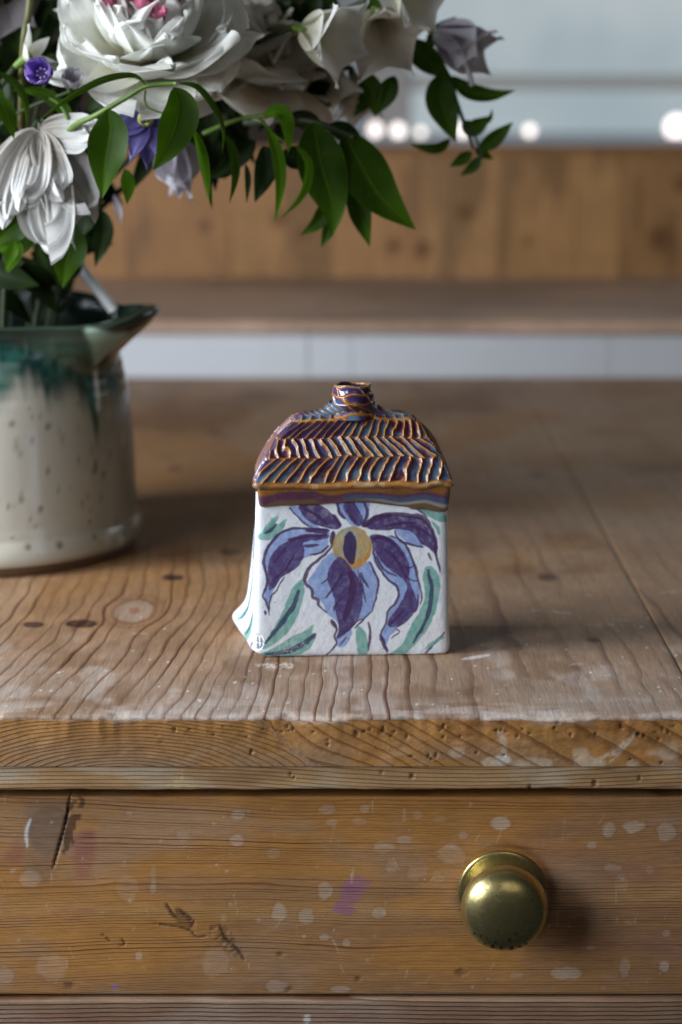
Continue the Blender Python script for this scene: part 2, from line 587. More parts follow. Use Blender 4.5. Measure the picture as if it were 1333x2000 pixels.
def face_board(name, x0, x1, y, z0, z1, mat, parent, fn, dx=0.0008, dz=0.0008, depth=0.018, rnd=0.0012, wob=0.0):
    """a board with a finely modelled front face, rounded edges, and real thickness; fn(px,py,X,Z)->col,ring,rk,disp"""
    xs = np.unique(np.round(np.concatenate([np.arange(x0, x1, 0.008), np.arange(max(x0, -0.155), min(x1, 0.155), dx), [x0, x1]]), 6))
    zs = np.arange(z0 + rnd, z1 - rnd + 1e-6, dz)
    path = [(y + depth, z0)] + [(y + rnd - rnd * math.sin(a), z0 + rnd - rnd * math.cos(a)) for a in np.linspace(0, math.pi / 2, 5)]
    path += [(y, z) for z in zs[1:]]
    path += [(y + rnd - rnd * math.cos(a), z1 - rnd + rnd * math.sin(a)) for a in np.linspace(0.2, math.pi / 2, 5)] + [(y + depth, z1)]
    path = np.array(path)
    X = np.broadcast_to(xs[None, :], (len(path), len(xs))).copy()
    Y = np.broadcast_to(path[:, 0:1], X.shape).copy()
    Z = np.broadcast_to(path[:, 1:2], X.shape).copy()
    if wob:
        Z = Z + wob * (vn(X * 40, X * 0, 5) - 0.5 + 0.4 * (vn(X * 210, X * 0, 6) - 0.5)) * (Z < (z0 + z1) / 2)
    px, py = proj(X, Y, Z)
    col, ring, rk, disp = fn(px, py, X, Z)
    fr = Y < y + depth * 0.5
    Y = Y + disp * fr
    o = raw_obj(name, np.stack([X, Y, Z], -1), grid_faces(*X.shape), mat, parent) if False else raw_obj(name, np.stack([X, Y, Z], -1).reshape(-1, 3), grid_faces(*X.shape), mat, parent)
    set_col(o, 'Col', col)
    set_f(o, 'ring', ring)
    set_f(o, 'rk', rk)
    return o


def strip_fn(px, py, X, Z):
    n = fbm(X * 30, Z * 200, 201)
    col = np.broadcast_to(np.array([0.42, 0.255, 0.120]), X.shape + (3,)).copy()
    col = mix(col, (0.30, 0.17, 0.08), sst(0.5, 0.75, n) * 0.8)
    col = mix(col, (0.52, 0.43, 0.32), sst(0.5, 0.75, fbm(X * 25, Z * 100, 203)) * 0.8)
    col = mix(col, (0.60, 0.45, 0.20), 0.8 * poly_mask(px, py, [(310, 1538), (340, 1528), (355, 1500), (362, 1530), (400, 1542)], 3) * sst(.4, .6, vn(px * .2, py * .3, 7)))
    hole = np.zeros(X.shape)
    for a, b, r in ((745, 1508, 2.5), (805, 1516, 4), (1162, 1530, 5), (1036, 1537, 3), (568, 1512, 3), (575, 1518, 2), (1250, 1520, 3)):
        hole = np.maximum(hole, sst(r + 1, r * .4, np.hypot(px - a, (py - b) * .7)))
    col = mix(col, (0.08, 0.04, 0.02), 0.7 * hole)
    ring = (Z * 1000 + 2.2 * np.sin(X * 22 + 0.4) + 1.6 * (fbm(X * 9, Z * 60, 205, 2) - 0.5) * 2 + X * 12) / 1.75
    return col, ring, np.full(X.shape, 0.85), 0.0009 * hole + 0.0004 * (n - .5)


face_board("edge_strip", -0.46, 0.46, 0.0012, -0.0344, -0.0234, M_strip, table, strip_fn, wob=0.0010, depth=0.03)

# carcass, coloured near-black to put shade into the drawer gaps
box("carcass", -0.45, 0.45, 0.0265, 0.90, -0.30, -0.0346, M_dark, table)

WHITE_SPOTS = [  # px, py, rx, ry, strength
    (465, 1592, 13, 10, .8), (463, 1642, 16, 12, .8), (358, 1632, 14, 11, .45), (535, 1665, 14, 10, .4), (252, 1588, 9, 6, .5),
    (640, 1580, 16, 9, .6), (712, 1580, 10, 8, .6), (648, 1606, 13, 7, .5), (700, 1604, 14, 9, .35), (750, 1655, 22, 12, .6),
    (765, 1690, 12, 16, .45), (635, 1738, 15, 17, .6), (547, 1782, 15, 17, .75), (597, 1790, 15, 17, .75), (741, 1783, 15, 11, .8),
    (633, 1831, 10, 6, .8), (677, 1841, 8, 7, .7), (978, 1607, 21, 13, 1), (1238, 1614, 20, 12, 1), (1190, 1620, 13, 17, .75),
    (1302, 1625, 18, 17, .7), (1157, 1651, 10, 7, .7), (1194, 1695, 17, 9, .6), (1215, 1725, 14, 18, .35), (905, 1631, 9, 8, .5),
    (882, 1668, 30, 18, .55), (1105, 1900, 28, 12, .7), (1220, 1890, 10, 20, .6), (1297, 1887, 10, 10, .9), (1303, 1823, 8, 6, .6),
    (815, 1592, 10, 8, .4), (790, 1640, 14, 8, .6), (815, 1700, 20, 22, .35), (855, 1712, 12, 12, .3), (1155, 1850, 9, 5, .5),
    (60, 1715, 24, 16, .5), (25, 1700, 6, 4, .8), (540, 1927, 24, 12, .6), (665, 1932, 20, 6, .9), (100, 1890, 30, 26, .4),
    (10, 1905, 16, 16, .4), (420, 1880, 26, 30, .3), (250, 1735, 20, 26, .25), (300, 1735, 6, 14, .5), (272, 1866, 6, 10, .6),
    (1010, 1905, 12, 8, .4), (1230, 1800, 12, 8, .3), (1165, 1790, 20, 14, .15), (450, 1767, 5, 4, .7), (437, 1793, 5, 6, .5), (505, 1797, 5, 4, .5),
    (790, 1592, 5, 14, .4), (300, 1710, 5, 26, .4), (955, 1655, 14, 8, .4), (860, 1600, 14, 5, .4), (1270, 1700, 8, 8, .4)]


def drawer_fn(px, py, X, Z):
    n = fbm(X * 11, Z * 28, 301)
    n2 = fbm(X * 40, Z * 90, 303)
    col = np.broadcast_to(np.array([0.350, 0.185, 0.080]), X.shape + (3,)).copy()
    col = mix(col, (0.44, 0.21, 0.058), 0.8 * sst(0.42, 0.62, n + 0.10 * sst(1650, 1570, py) + 0.15 * np.exp(-((py - 1775 + (px - 700) * .03) / 22) ** 2)))
    col = mix(col, (0.34, 0.25, 0.19), 0.45 * sst(0.45, 0.66, fbm(X * 18, Z * 34, 305)))
    col = mix(col, (0.27, 0.145, 0.10), 0.6 * sst(0.5, 0.7, fbm(X * 14, Z * 40, 307)) * sst(900, 1100, px))
    # paler board band across the middle
    band = np.exp(-((py - (1770 + 25 * np.sin(px / 420.0) - 0.02 * px)) / 17) ** 2)
    col = mix(col, (0.50, 0.30, 0.13), 0.4 * band)
    # knot with resin crack at the left
    kx, ky = (px - 105) / 62, (py - 1625) / 60
    kr = np.hypot(kx, ky)
    col = mix(col, (0.17, 0.115, 0.08), 0.75 * poly_mask(px, py, [(70, 1585), (110, 1572), (135, 1600), (125, 1650), (90, 1672), (60, 1645), (56, 1610)], 5))
    col = mix(col, (0.24, 0.16, 0.11), 0.7 * poly_mask(px, py, [(50, 1570), (60, 1650), (45, 1700), (90, 1725), (110, 1690), (105, 1650), (140, 1570), (110, 1560)], 12) * 0.8)
    col = mix(col, (0.30, 0.10, 0.085), 0.6 * poly_mask(px, py, [(145, 1640), (185, 1625), (180, 1700), (150, 1710)], 9) * sst(.3, .6, n2))
    col = mix(col, (0.30, 0.10, 0.085), 0.55 * poly_mask(px, py, [(100, 1780), (160, 1765), (185, 1780), (130, 1800)], 8) * sst(.35, .6, n2))
    col = mix(col, (0.30, 0.11, 0.09), 0.5 * poly_mask(px, py, [(20, 1650), (45, 1655), (40, 1690), (10, 1680)], 8) * sst(.3, .6, n2))
    col = mix(col, (0.10, 0.05, 0.03), 0.85 * poly_mask(px, py, [(133, 1558), (165, 1560), (160, 1590), (148, 1640), (128, 1670), (118, 1650), (130, 1610)], 3) * sst(.35, .5, vn(px * .12, py * .1, 311)))
    crack = stroke_mask(px, py, [(137, 1555), (130, 1600), (118, 1645), (104, 1695)], 4.5, 1.0)
    col = mix(col, (0.02, 0.01, 0.008), 0.95 * crack)
    col = mix(col, (0.78, 0.80, 0.84), 0.8 * stroke_mask(px, py, [(60, 1600), (52, 1625), (54, 1655)], 6, 1.8))
    # white drips
    for i, (a, b, rx, ry, s) in enumerate(WHITE_SPOTS):
        r = np.hypot((px - a) / rx, (py - b) / ry) + 0.65 * (fbm(px * .07, py * .07, 320 + i, 2) - .5)
        col = mix(col, (0.60, 0.53, 0.46), s * 0.55 * sst(1.12, 0.80, r) * (0.35 + 1.0 * n2))
        col = mix(col, (0.25, 0.12, 0.05), s * 0.28 * np.exp(-((r - 1.15) / 0.13) ** 2))
    for i in range(45):
        a, b, r = rng.uniform(0, 1333), rng.uniform(1565, 1935), rng.uniform(1.2, 4.0)
        col = mix(col, (0.60, 0.54, 0.48), rng.uniform(.15, .6) * sst(r + 1, r * .5, np.hypot(px - a, py - b)))
    # purple paint smear
    pm = poly_mask(px + 9 * (vn((px + py) * .05, (px - py) * .25, 333) - .5), py + 7 * (vn(px * .15, py * .15, 334) - .5), [(648, 1778), (668, 1750), (672, 1725), (700, 1712), (728, 1722), (712, 1745), (695, 1765), (690, 1790), (670, 1785)], 2.5)
    dry = 1 - 0.75 * sst(695, 725, px) * sst(.35, .6, vn((px + py) * .06, (px - py) * .4, 331))
    col = mix(col, (0.34, 0.15, 0.25), 0.80 * pm * dry * (.55 + .7 * vn(px * .05, py * .55, 335)))
    col = mix(col, (0.30, 0.15, 0.48), 0.9 * sst(7, 3, np.hypot(px - 224, py - 1928)))
    # dark bruises
    d = np.zeros(X.shape)
    for pts, ww in (([(303, 1805), (345, 1810), (372, 1818), (385, 1830), (405, 1828)], 4), ([(326, 1767), (338, 1785), (348, 1795)], 6),
                    ([(352, 1778), (375, 1800), (370, 1812)], 9), ([(430, 1808), (440, 1832), (462, 1852), (478, 1875)], 7),
                    ([(200, 1825), (215, 1838)], 4), ([(238, 1832), (244, 1844), (232, 1848)], 3)):
        d = np.maximum(d, stroke_mask(px, py, pts, ww, 1.6))
    d = d * sst(.15, .5, fbm(px * .25, py * .25, 341))
    d = np.maximum(d, 0.55 * poly_mask(px, py, [(345, 1775), (360, 1785), (382, 1805), (372, 1815), (350, 1805)], 4))
    d = np.maximum(d, 0.5 * poly_mask(px, py, [(405, 1815), (440, 1810), (470, 1850), (480, 1875), (450, 1860)], 7) * sst(.4, .6, vn(px * .2, py * .2, 343)))
    for a, b, r in ((548, 1865, 9), (564, 1932, 9), (135, 1925, 12), (700, 1912, 8), (900, 1900, 14)):
        d = np.maximum(d, 0.6 * sst(1.2, 0.3, np.hypot((px - a) / r, (py - b) / (r * .6)) + .6 * (vn(px * .15, py * .2, 345) - .5)))
    col = mix(col, (0.07, 0.04, 0.028), 0.85 * d)
    # scratches
    sc = np.zeros(X.shape)
    for i in range(60):
        a, b = rng.uniform(0, 1333), rng.uniform(1565, 1930)
        an = rng.uniform(-2.1, -0.9)
        L = rng.uniform(8, 42)
        sc = np.maximum(sc, rng.uniform(.3, .9) * stroke_mask(px, py, [(a, b), (a + L * math.cos(an), b + L * math.sin(an))], 1.8, .8))
    col = mix(col, (0.66, 0.55, 0.38), 0.55 * sc)
    # amber and dark rings round the knob plate, darker bottom edge
    rr = np.hypot(px - 987, py - 1742)
    col = mix(col, (0.40, 0.17, 0.03), 0.85 * sst(100, 88, rr) * sst(1730, 1690, py))
    col = mix(col, (0.12, 0.07, 0.045), 0.6 * np.exp(-((rr - 90) / 9) ** 2) * sst(.3, .6, n2 + .15 * (px > 987)))
    col = mix(col, (0.13, 0.10, 0.08), 0.6 * sst(1935, 1945, py))
    ring0 = (Z * 1000 + 1.6 * np.sin(X * 14 + 1.0) * sst(-.15, .05, X) + 6 * X + 1.0 * (fbm(X * 7, Z * 25, 351, 2) - .5))
    ring0 = ring0 + 5.0 * np.exp(-((px + 60) / 330.0) ** 2) * np.tanh((py - 1650) / 90.0)
    ring0 = ring0 + 2.6 * (vn(ring0 * .16, X * 1.5, 356) - .5) * 2 + 1.1 * (vn(ring0 * .5, X * 2.5, 357) - .5)
    for (a_, b_, s_) in ((700, 1830, 60), (1150, 1640, 80), (330, 1800, 45), (560, 1600, 50)):
        ring0 = ring0 + 1.5 * np.exp(-((px - a_) / (s_ * 2.4)) ** 2 - ((py - b_) / s_) ** 2)
    ring = ring0 / 1.45
    rk = 0.10 + 1.35 * vn(X * 7, ring * 0.9, 353) ** 1.5 * (.4 + vn(X * 3, ring * .13, 354))
    rk = rk * (1 - 0.6 * sst(1.1, 0.7, kr))
    return col, ring, rk, 0.0012 * crack + 0.0005 * d


drawer = face_board("drawer_front", -0.45, 0.45, 0.008, -0.1350, -0.0402, M_drawer, table, drawer_fn, dx=0.0007, dz=0.0006)


def rail_fn(px, py, X, Z):
    n = fbm(X * 12, Z * 50, 401)
    col = np.broadcast_to(np.array([0.28, 0.175, 0.110]), X.shape + (3,)).copy()
    col = mix(col, (0.40, 0.31, 0.245), sst(.4, .65, n) * .75)
    col = mix(col, (0.26, 0.12, 0.08), sst(.5, .7, fbm(X * 9, Z * 120, 403)) * .6)
    col = mix(col, (0.7, 0.7, 0.7), 0.8 * sst(9, 5, np.hypot(px - 600, (py - 1990) * .8)))
    ring = (Z * 1000 + 1.0 * np.sin(X * 18) + 1.2 * (fbm(X * 8, Z * 40, 405, 2) - .5)) / 2.1
    return col, ring, np.full(X.shape, 1.0), 0.0003 * (n - .5)


face_board("rail", -0.45, 0.45, 0.0055, -0.30, -0.1362, M_rail, table, rail_fn, dz=0.0012)


# ---- brass knob
def brass(name, cz):
    k = NT(name)
    sp = k.attr('spot').outputs['Fac']
    f = k.noise(110, 5, 0.65)
    f2 = k.noise(420, 4, 0.6)
    c = k.mixc(k.ss(.35, .7, f), (0.58, 0.48, 0.21), (0.42, 0.37, 0.17))
    c = k.mixc(k.ss(.5, .75, f2), c, (0.62, 0.52, 0.25))
    c = k.mixc(sp, c, (0.035, 0.03, 0.02))
    k.l(c, k.b.inputs['Base Color'])
    k.b.inputs['Metallic'].default_value = 0.95
    k.l(k.math('ADD', k.math('MULTIPLY_ADD', f, 0.24, 0.18), k.math('MULTIPLY', sp, 0.3)), k.b.inputs['Roughness'])
    scr = k.noise(1.0, 2, .5, stretch=(260, 260, 2600))
    k.l(k.bump(scr, .10, .0003, k.bump(f2, 0.14, 0.0004)), k.b.inputs['Normal'])
    return k.m


M_brass = brass("aged_brass", 0)


def lathe_y(name, prof, cx, cz, mat, parent, n=96, spots=()):
    """profile of (y, r) spun round an axis along y"""
    prof = smooth(prof, False, 5)
    th = np.linspace(0, 2 * np.pi, n, endpoint=False)
    X = cx + prof[:, 1:2] * np.cos(th)[None]
    Z = cz + prof[:, 1:2] * np.sin(th)[None]
    Y = np.broadcast_to(prof[:, 0:1], X.shape)
    o = raw_obj(name, np.stack([X, Y, Z], -1).reshape(-1, 3), grid_faces(*X.shape, wrap=True, flip=True), mat, parent)
    px, py = proj(X, Y, Z)
    s = np.zeros(X.shape)
    for a, b, r in spots:
        s = np.maximum(s, sst(r + 1.2, r * .5, np.hypot(px - a, py - b)))
    s = s * (Y < 0.0055 if len(spots) else 1)
    set_f(o, 'spot', s)
    return o


KX, KZ = 0.0716, -0.0845
spots = [(970, 1749, 4), (968, 1757, 2.5), (939, 1801, 2.5), (941, 1812, 2.5), (934, 1790, 2), (928, 1783, 2), (943, 1779, 2), (927, 1823, 3.5),
         (939, 1828, 3.5), (951, 1833, 4), (963, 1848, 5), (968, 1841, 3), (980, 1851, 4), (1000, 1852, 4.5), (996, 1836, 4.5), (1008, 1824, 3.5),
         (1015, 1849, 3), (1029, 1845, 3), (948, 1843, 2), (933, 1810, 1.8), (1039, 1758, 3), (1055, 1772, 2), (985, 1801, 2), (1030, 1742, 2), (975, 1730, 2.5), (955, 1815, 1.8)]
for i in range(70):
    a, b = rng.uniform(925, 1050), rng.uniform(1720, 1855)
    spots.append((a, b, rng.uniform(.5, 1.3)))
knob = lathe_y("knob", [(0.0065, 0.0001), (0.0062, 0.008), (0.003, 0.0086), (0.0005, 0.0092), (-0.0015, 0.0125), (-0.0050, 0.0170), (-0.0095, 0.0190), (-0.0140, 0.0187),
                        (-0.0178, 0.0165), (-0.0203, 0.0125), (-0.0217, 0.0075), (-0.0222, 0.003), (-0.0223, 0.00001)], KX, KZ, M_brass, drawer, 128, spots)
plate = lathe_y("knob_plate", [(0.0079, 0.0193), (0.0070, 0.0195), (0.0062, 0.0190), (0.0058, 0.0178), (0.0056, 0.0160), (0.0050, 0.0120), (0.0048, 0.006), (0.0048, 0.00001)], KX, KZ, M_brass, drawer, 128,
                [(968, 1664, 3), (1041, 1689, 2.5), (1050, 1706, 7), (1056, 1712, 6), (1030, 1680, 2), (930, 1690, 3), (945, 1672, 2)])
knob['label'] = "round brass knob with black pitting low on its face"

# ================================================================ POTTERY HOUSE
HO = np.array([0.004, 0.118, 0.0])
house = thing("pottery_house", HO, "small handmade ceramic house bottle with a painted purple flower and a glazed herringbone roof", "pottery house")


def perim(quad, counts):
    """closed perimeter through the 4 corners FL,FR,BR,BL; returns points, face index, s in face"""
    P, K, S = [], [], []
    for k in range(4):
        a, b = quad[k], quad[(k + 1) % 4]
        s = np.arange(counts[k]) / counts[k]
        P.append(a[None] * (1 - s)[:, None] + b[None] * s[:, None])
        K.append(np.full(counts[k], k))
        S.append(s)
    return np.concatenate(P), np.concatenate(K), np.concatenate(S)


def round_loop(P, rad):
    """round the corners of closed loops P (rows, m, 2): arclength-weighted box blur applied twice"""
    out = np.empty_like(P)
    for r in range(P.shape[0]):
        p = P[r]
        q = np.vstack([p, p[:1]])
        seg = np.hypot(*np.diff(q, axis=0).T)
        L = np.concatenate([[0], np.cumsum(seg)])
        T = L[-1]
        m = 1600
        t = np.arange(m) / m * T
        u = np.stack([np.interp(t, L, q[:, 0]), np.interp(t, L, q[:, 1])], 1)
        kk = max(1, int(rad / T * m))
        ker = np.ones(2 * kk + 1) / (2 * kk + 1)
        for _ in range(2):
            u = np.stack([np.convolve(np.concatenate([u[-kk:, i], u[:, i], u[:kk, i]]), ker, 'valid') for i in range(2)], 1)
        uu = np.vstack([u, u[:1]])
        tt = np.concatenate([t, [T]])
        out[r, :, 0] = np.interp(L[:-1], tt, uu[:, 0])
        out[r, :, 1] = np.interp(L[:-1], tt, uu[:, 1])
    return out


def grid_normals(co):
    """outward normals of a wrapped grid (rows up, columns round)"""
    du = np.roll(co, -1, 1) - np.roll(co, 1, 1)
    dv = np.gradient(co, axis=0)
    n = np.cross(du, dv)
    n /= np.linalg.norm(n, axis=-1)[..., None] + 1e-12
    return n


def body():
    b0 = np.array([(-41.5, 87.3), (51.6, 93.0), (52.5, 144), (-50.5, 133)]) * MM
    b1 = np.array([(-39.9, 89.5), (50.3, 94.0), (50.2, 140), (-40.5, 135)]) * MM
    zs = np.concatenate([[0.0, 0.0], np.linspace(0.0, 0.080, 250)])
    cnt = (330, 90, 60, 200)
    rows = []
    for i, z in enumerate(zs):
        wq = (1 - z / 0.080)
        q = b1 + (b0 - b1) * np.array([wq, wq, wq, wq ** 1.5])[:, None]
        P, K, S = perim(q, cnt)
        rows.append(P)
    P = round_loop(np.array(rows), 0.0030)
    X, Y = P[..., 0].copy(), P[..., 1].copy()
    Z = np.broadcast_to(zs[:, None], X.shape).copy()
    # flared foot at the back left corner
    for fx, fy, am, sg, zz, sz in ((-0.0505, 0.132, 0.0060, 0.009, 0.0085, 0.0060), (-0.0415, 0.0875, 0.0012, 0.008, 0.004, 0.005), (0.0516, 0.093, 0.0006, 0.01, 0.004, 0.006)):
        g = np.exp(-((X - fx) ** 2 + (Y - fy) ** 2) / sg ** 2) * np.exp(-((Z - zz) / sz) ** 2)
        X += am * g * np.sign(fx)
        Y += am * 0.25 * g
    # rounded, slightly uneven lower edge
    c = np.stack([X.mean(1, keepdims=True) + 0 * X, Y.mean(1, keepdims=True) + 0 * X], -1)
    inset = 0.0014 * np.exp(-Z / 0.0011)
    d = np.hypot(X - c[..., 0], Y - c[..., 1])
    X -= (X - c[..., 0]) / d * inset
    Y -= (Y - c[..., 1]) / d * inset
    Z = Z + np.exp(-Z / 0.003) * (0.0004 * (vn(X * 260, Y * 260, 61) + 0.4) + 0.0030 * np.exp(-((X + 0.0425) ** 2 + (Y - 0.091) ** 2) / 0.006 ** 2))
    X[0] = c[0, :, 0]
    Y[0] = c[0, :, 1]
    Z[0] = 0.0006
    co = np.stack([X, Y, Z], -1)
    nrm = grid_normals(co)
    px, py = proj(X, Y, Z)
    # gentle hand-built undulation, pits
    und = 0.0006 * (fbm(X * 30 + Y * 20, Z * 30, 63, 2) - .5) + 0.00016 * (fbm(X * 420 + Y * 300, Z * 420, 65, 3) - .5)
    # stamped maker's mark, low at the left
    q = np.hypot((px - 503) / 10.5, (py - 1254.5) / 13.5)
    st = np.exp(-((q - 1) / .16) ** 2)
    st = np.maximum(st, stroke_mask(px, py, [(505, 1241), (506, 1267)], 3, 1, taper=False))
    st = np.maximum(st, stroke_mask(px, py, [(493, 1252), (512, 1256)], 3, 1, taper=False))
    front = (K[None, :] == 0) | ((K[None, :] == 3) & (S[None, :] > 0.86)) | ((K[None, :] == 1) & (S[None, :] < .05))
    und = und - 0.0007 * st * front - 0.0008 * sst(1, .2, q) * front * 0
    co[1:] += nrm[1:] * und[1:, :, None]
    # -------------------------------------------------- painting (crop coordinates of the front)
    cx_, cy_ = (px - 440) * 2.777, (py - 960) * 2.777
    # the other faces carry their own painting in their own surface coordinates
    side = (K == 3) & (S < .965)
    rgt = (K == 1) & (S > .12)
    bck = (K == 2)
    U3, V3 = (S - 1) * 570, (0.080 - Z) * 11300
    cx_ = np.where(side[None], U3[None] + 0 * X, cx_)
    cy_ = np.where(side[None], V3, cy_)
    cx_ = np.where(rgt[None], (S * 640)[None] + 0 * X, cx_)
    cy_ = np.where(rgt[None], V3, cy_)
    cx_ = np.where(bck[None], (S * 1050 + 160)[None] + 0 * X, cx_)
    cy_ = np.where(bck[None], V3, cy_)
    M_front = np.broadcast_to(~(side | rgt | bck)[None], X.shape) | np.broadcast_to(bck[None], X.shape)
    M_side = np.broadcast_to((side | rgt)[None], X.shape)
    wx, wy = cx_ + 6 * (vn(cx_ * .04, cy_ * .04, 71) - .5), cy_ + 6 * (vn(cx_ * .04, cy_ * .04, 72) - .5)
    wx = wx + 2.5 * (vn(cx_ * .15, cy_ * .15, 73) - .5)
    col = np.broadcast_to(np.array([0.72, 0.77, 0.85]), X.shape + (3,)).copy()
    col = mix(col, (0.72, 0.70, 0.70), 0.4 * sst(.5, .8, fbm(X * 60 + Y * 40, Z * 60, 77)))
    wash = fbm(cx_ * .05, cy_ * .05, 79)
    fine = fbm(cx_ * .3, cy_ * .3, 83, 2)
    BL, PU, LN = (0.225, 0.335, 0.66), (0.078, 0.048, 0.170), (0.060, 0.022, 0.095)
    GR, GD = (0.125, 0.365, 0.315), (0.035, 0.050, 0.125)

    vis = M_front * 1.0

    def pl(c, pts, k, op):
        return mix(c, k, vis * poly_mask(wx, wy, pts, 3.0) * (op * (0.74 + 0.5 * wash) * (.92 + .16 * fine)))

    def ln(c, pts, k, wd, op=0.9):
        return mix(c, k, vis * stroke_mask(wx, wy, pts, wd * 1.65, 2.2) * (op * (0.85 + 0.3 * fine)))

    blue = [
        [(560, 205), (440, 198), (330, 205), (270, 240), (233, 300), (216, 370), (213, 430), (226, 500), (213, 560), (225, 620), (240, 662), (245, 600), (262, 535), (300, 465), (380, 415), (425, 362), (480, 345), (548, 315), (562, 265)],
        [(600, 335), (540, 360), (490, 425), (452, 480), (466, 525), (490, 572), (528, 605), (552, 660), (600, 700), (625, 720), (690, 705), (752, 688), (800, 640), (822, 560), (834, 500), (806, 405), (780, 380), (700, 410)],
        [(800, 330), (830, 420), (895, 490), (942, 540), (928, 610), (888, 660), (872, 722), (845, 790), (880, 872), (884, 805), (932, 745), (1000, 685), (1042, 620), (1060, 560), (1045, 480), (1030, 400), (1000, 320), (960, 270), (880, 240)],
        [(918, 210), (960, 255), (1000, 285), (1072, 302), (1045, 240), (1000, 200), (940, 196)],
        [(600, 40), (618, 110), (650, 150), (700, 190), (755, 180), (780, 130), (770, 40)],
        [(342, 82), (385, 130), (440, 180), (520, 203), (440, 140), (405, 85)],
        [(610, 770), (600, 830), (640, 845), (670, 810), (690, 760), (660, 740)],
    ]
    for p in blue:
        col = pl(col, p, BL, 0.88)
    green = [
        [(425, 478), (380, 505), (340, 580), (300, 680), (250, 760), (200, 852), (262, 830), (342, 762), (392, 680), (416, 605), (431, 540)],
        [(175, 888), (262, 848), (360, 790), (440, 748), (482, 722), (474, 768), (492, 792), (462, 850), (400, 886), (300, 896), (200, 898)],
        [(715, 735), (708, 800), (728, 895), (765, 898), (776, 850), (766, 780), (738, 735)],
        [(1085, 412), (1074, 470), (1085, 560), (1060, 640), (1000, 740), (960, 830), (885, 888), (960, 892), (1040, 820), (1112, 720), (1150, 620), (1167, 510), (1152, 440), (1118, 405)],
        [(286, 132), (250, 150), (212, 200), (205, 222), (250, 205), (282, 160)],
        [(335, 152), (295, 170), (180, 238), (200, 262), (250, 258), (300, 225)],
        [(1055, 96), (1180, 112), (1198, 168), (1130, 148)],
        [(1118, 160), (1160, 190), (1165, 240), (1140, 200)],
    ]
    for p in green:
        col = pl(col, p, GR, 0.86)
    # green strokes are streaked along the brush
    purple = [
        [(550, 230), (430, 240), (350, 265), (290, 300), (250, 350), (230, 420), (235, 480), (240, 537), (276, 510), (312, 462), (380, 420), (420, 372), (432, 320), (432, 275), (550, 255)],
        [(405, 72), (408, 110), (450, 160), (520, 190), (600, 207), (632, 185), (600, 140), (540, 85), (480, 62)],
        [(652, 50), (645, 100), (678, 150), (720, 190), (745, 175), (746, 140), (722, 90), (690, 50)],
        [(765, 190), (800, 150), (880, 125), (980, 130), (1060, 140), (1110, 190), (1140, 250), (1147, 345), (1110, 310), (1065, 285), (1020, 225), (940, 205), (860, 212), (790, 207)],
        [(785, 240), (800, 300), (840, 370), (900, 430), (960, 470), (985, 510), (975, 560), (930, 640), (885, 700), (890, 735), (950, 730), (1010, 680), (1046, 620), (1032, 560), (1000, 490), (1002, 420), (985, 360), (940, 290), (880, 245), (830, 232)],
        [(615, 352), (572, 400), (553, 460), (570, 520), (595, 590), (600, 660), (615, 730), (608, 800), (645, 780), (692, 738), (730, 670), (746, 590), (742, 520), (712, 450), (680, 420), (650, 370)],
    ]
    for p in purple:
        col = pl(col, p, PU, 0.97)
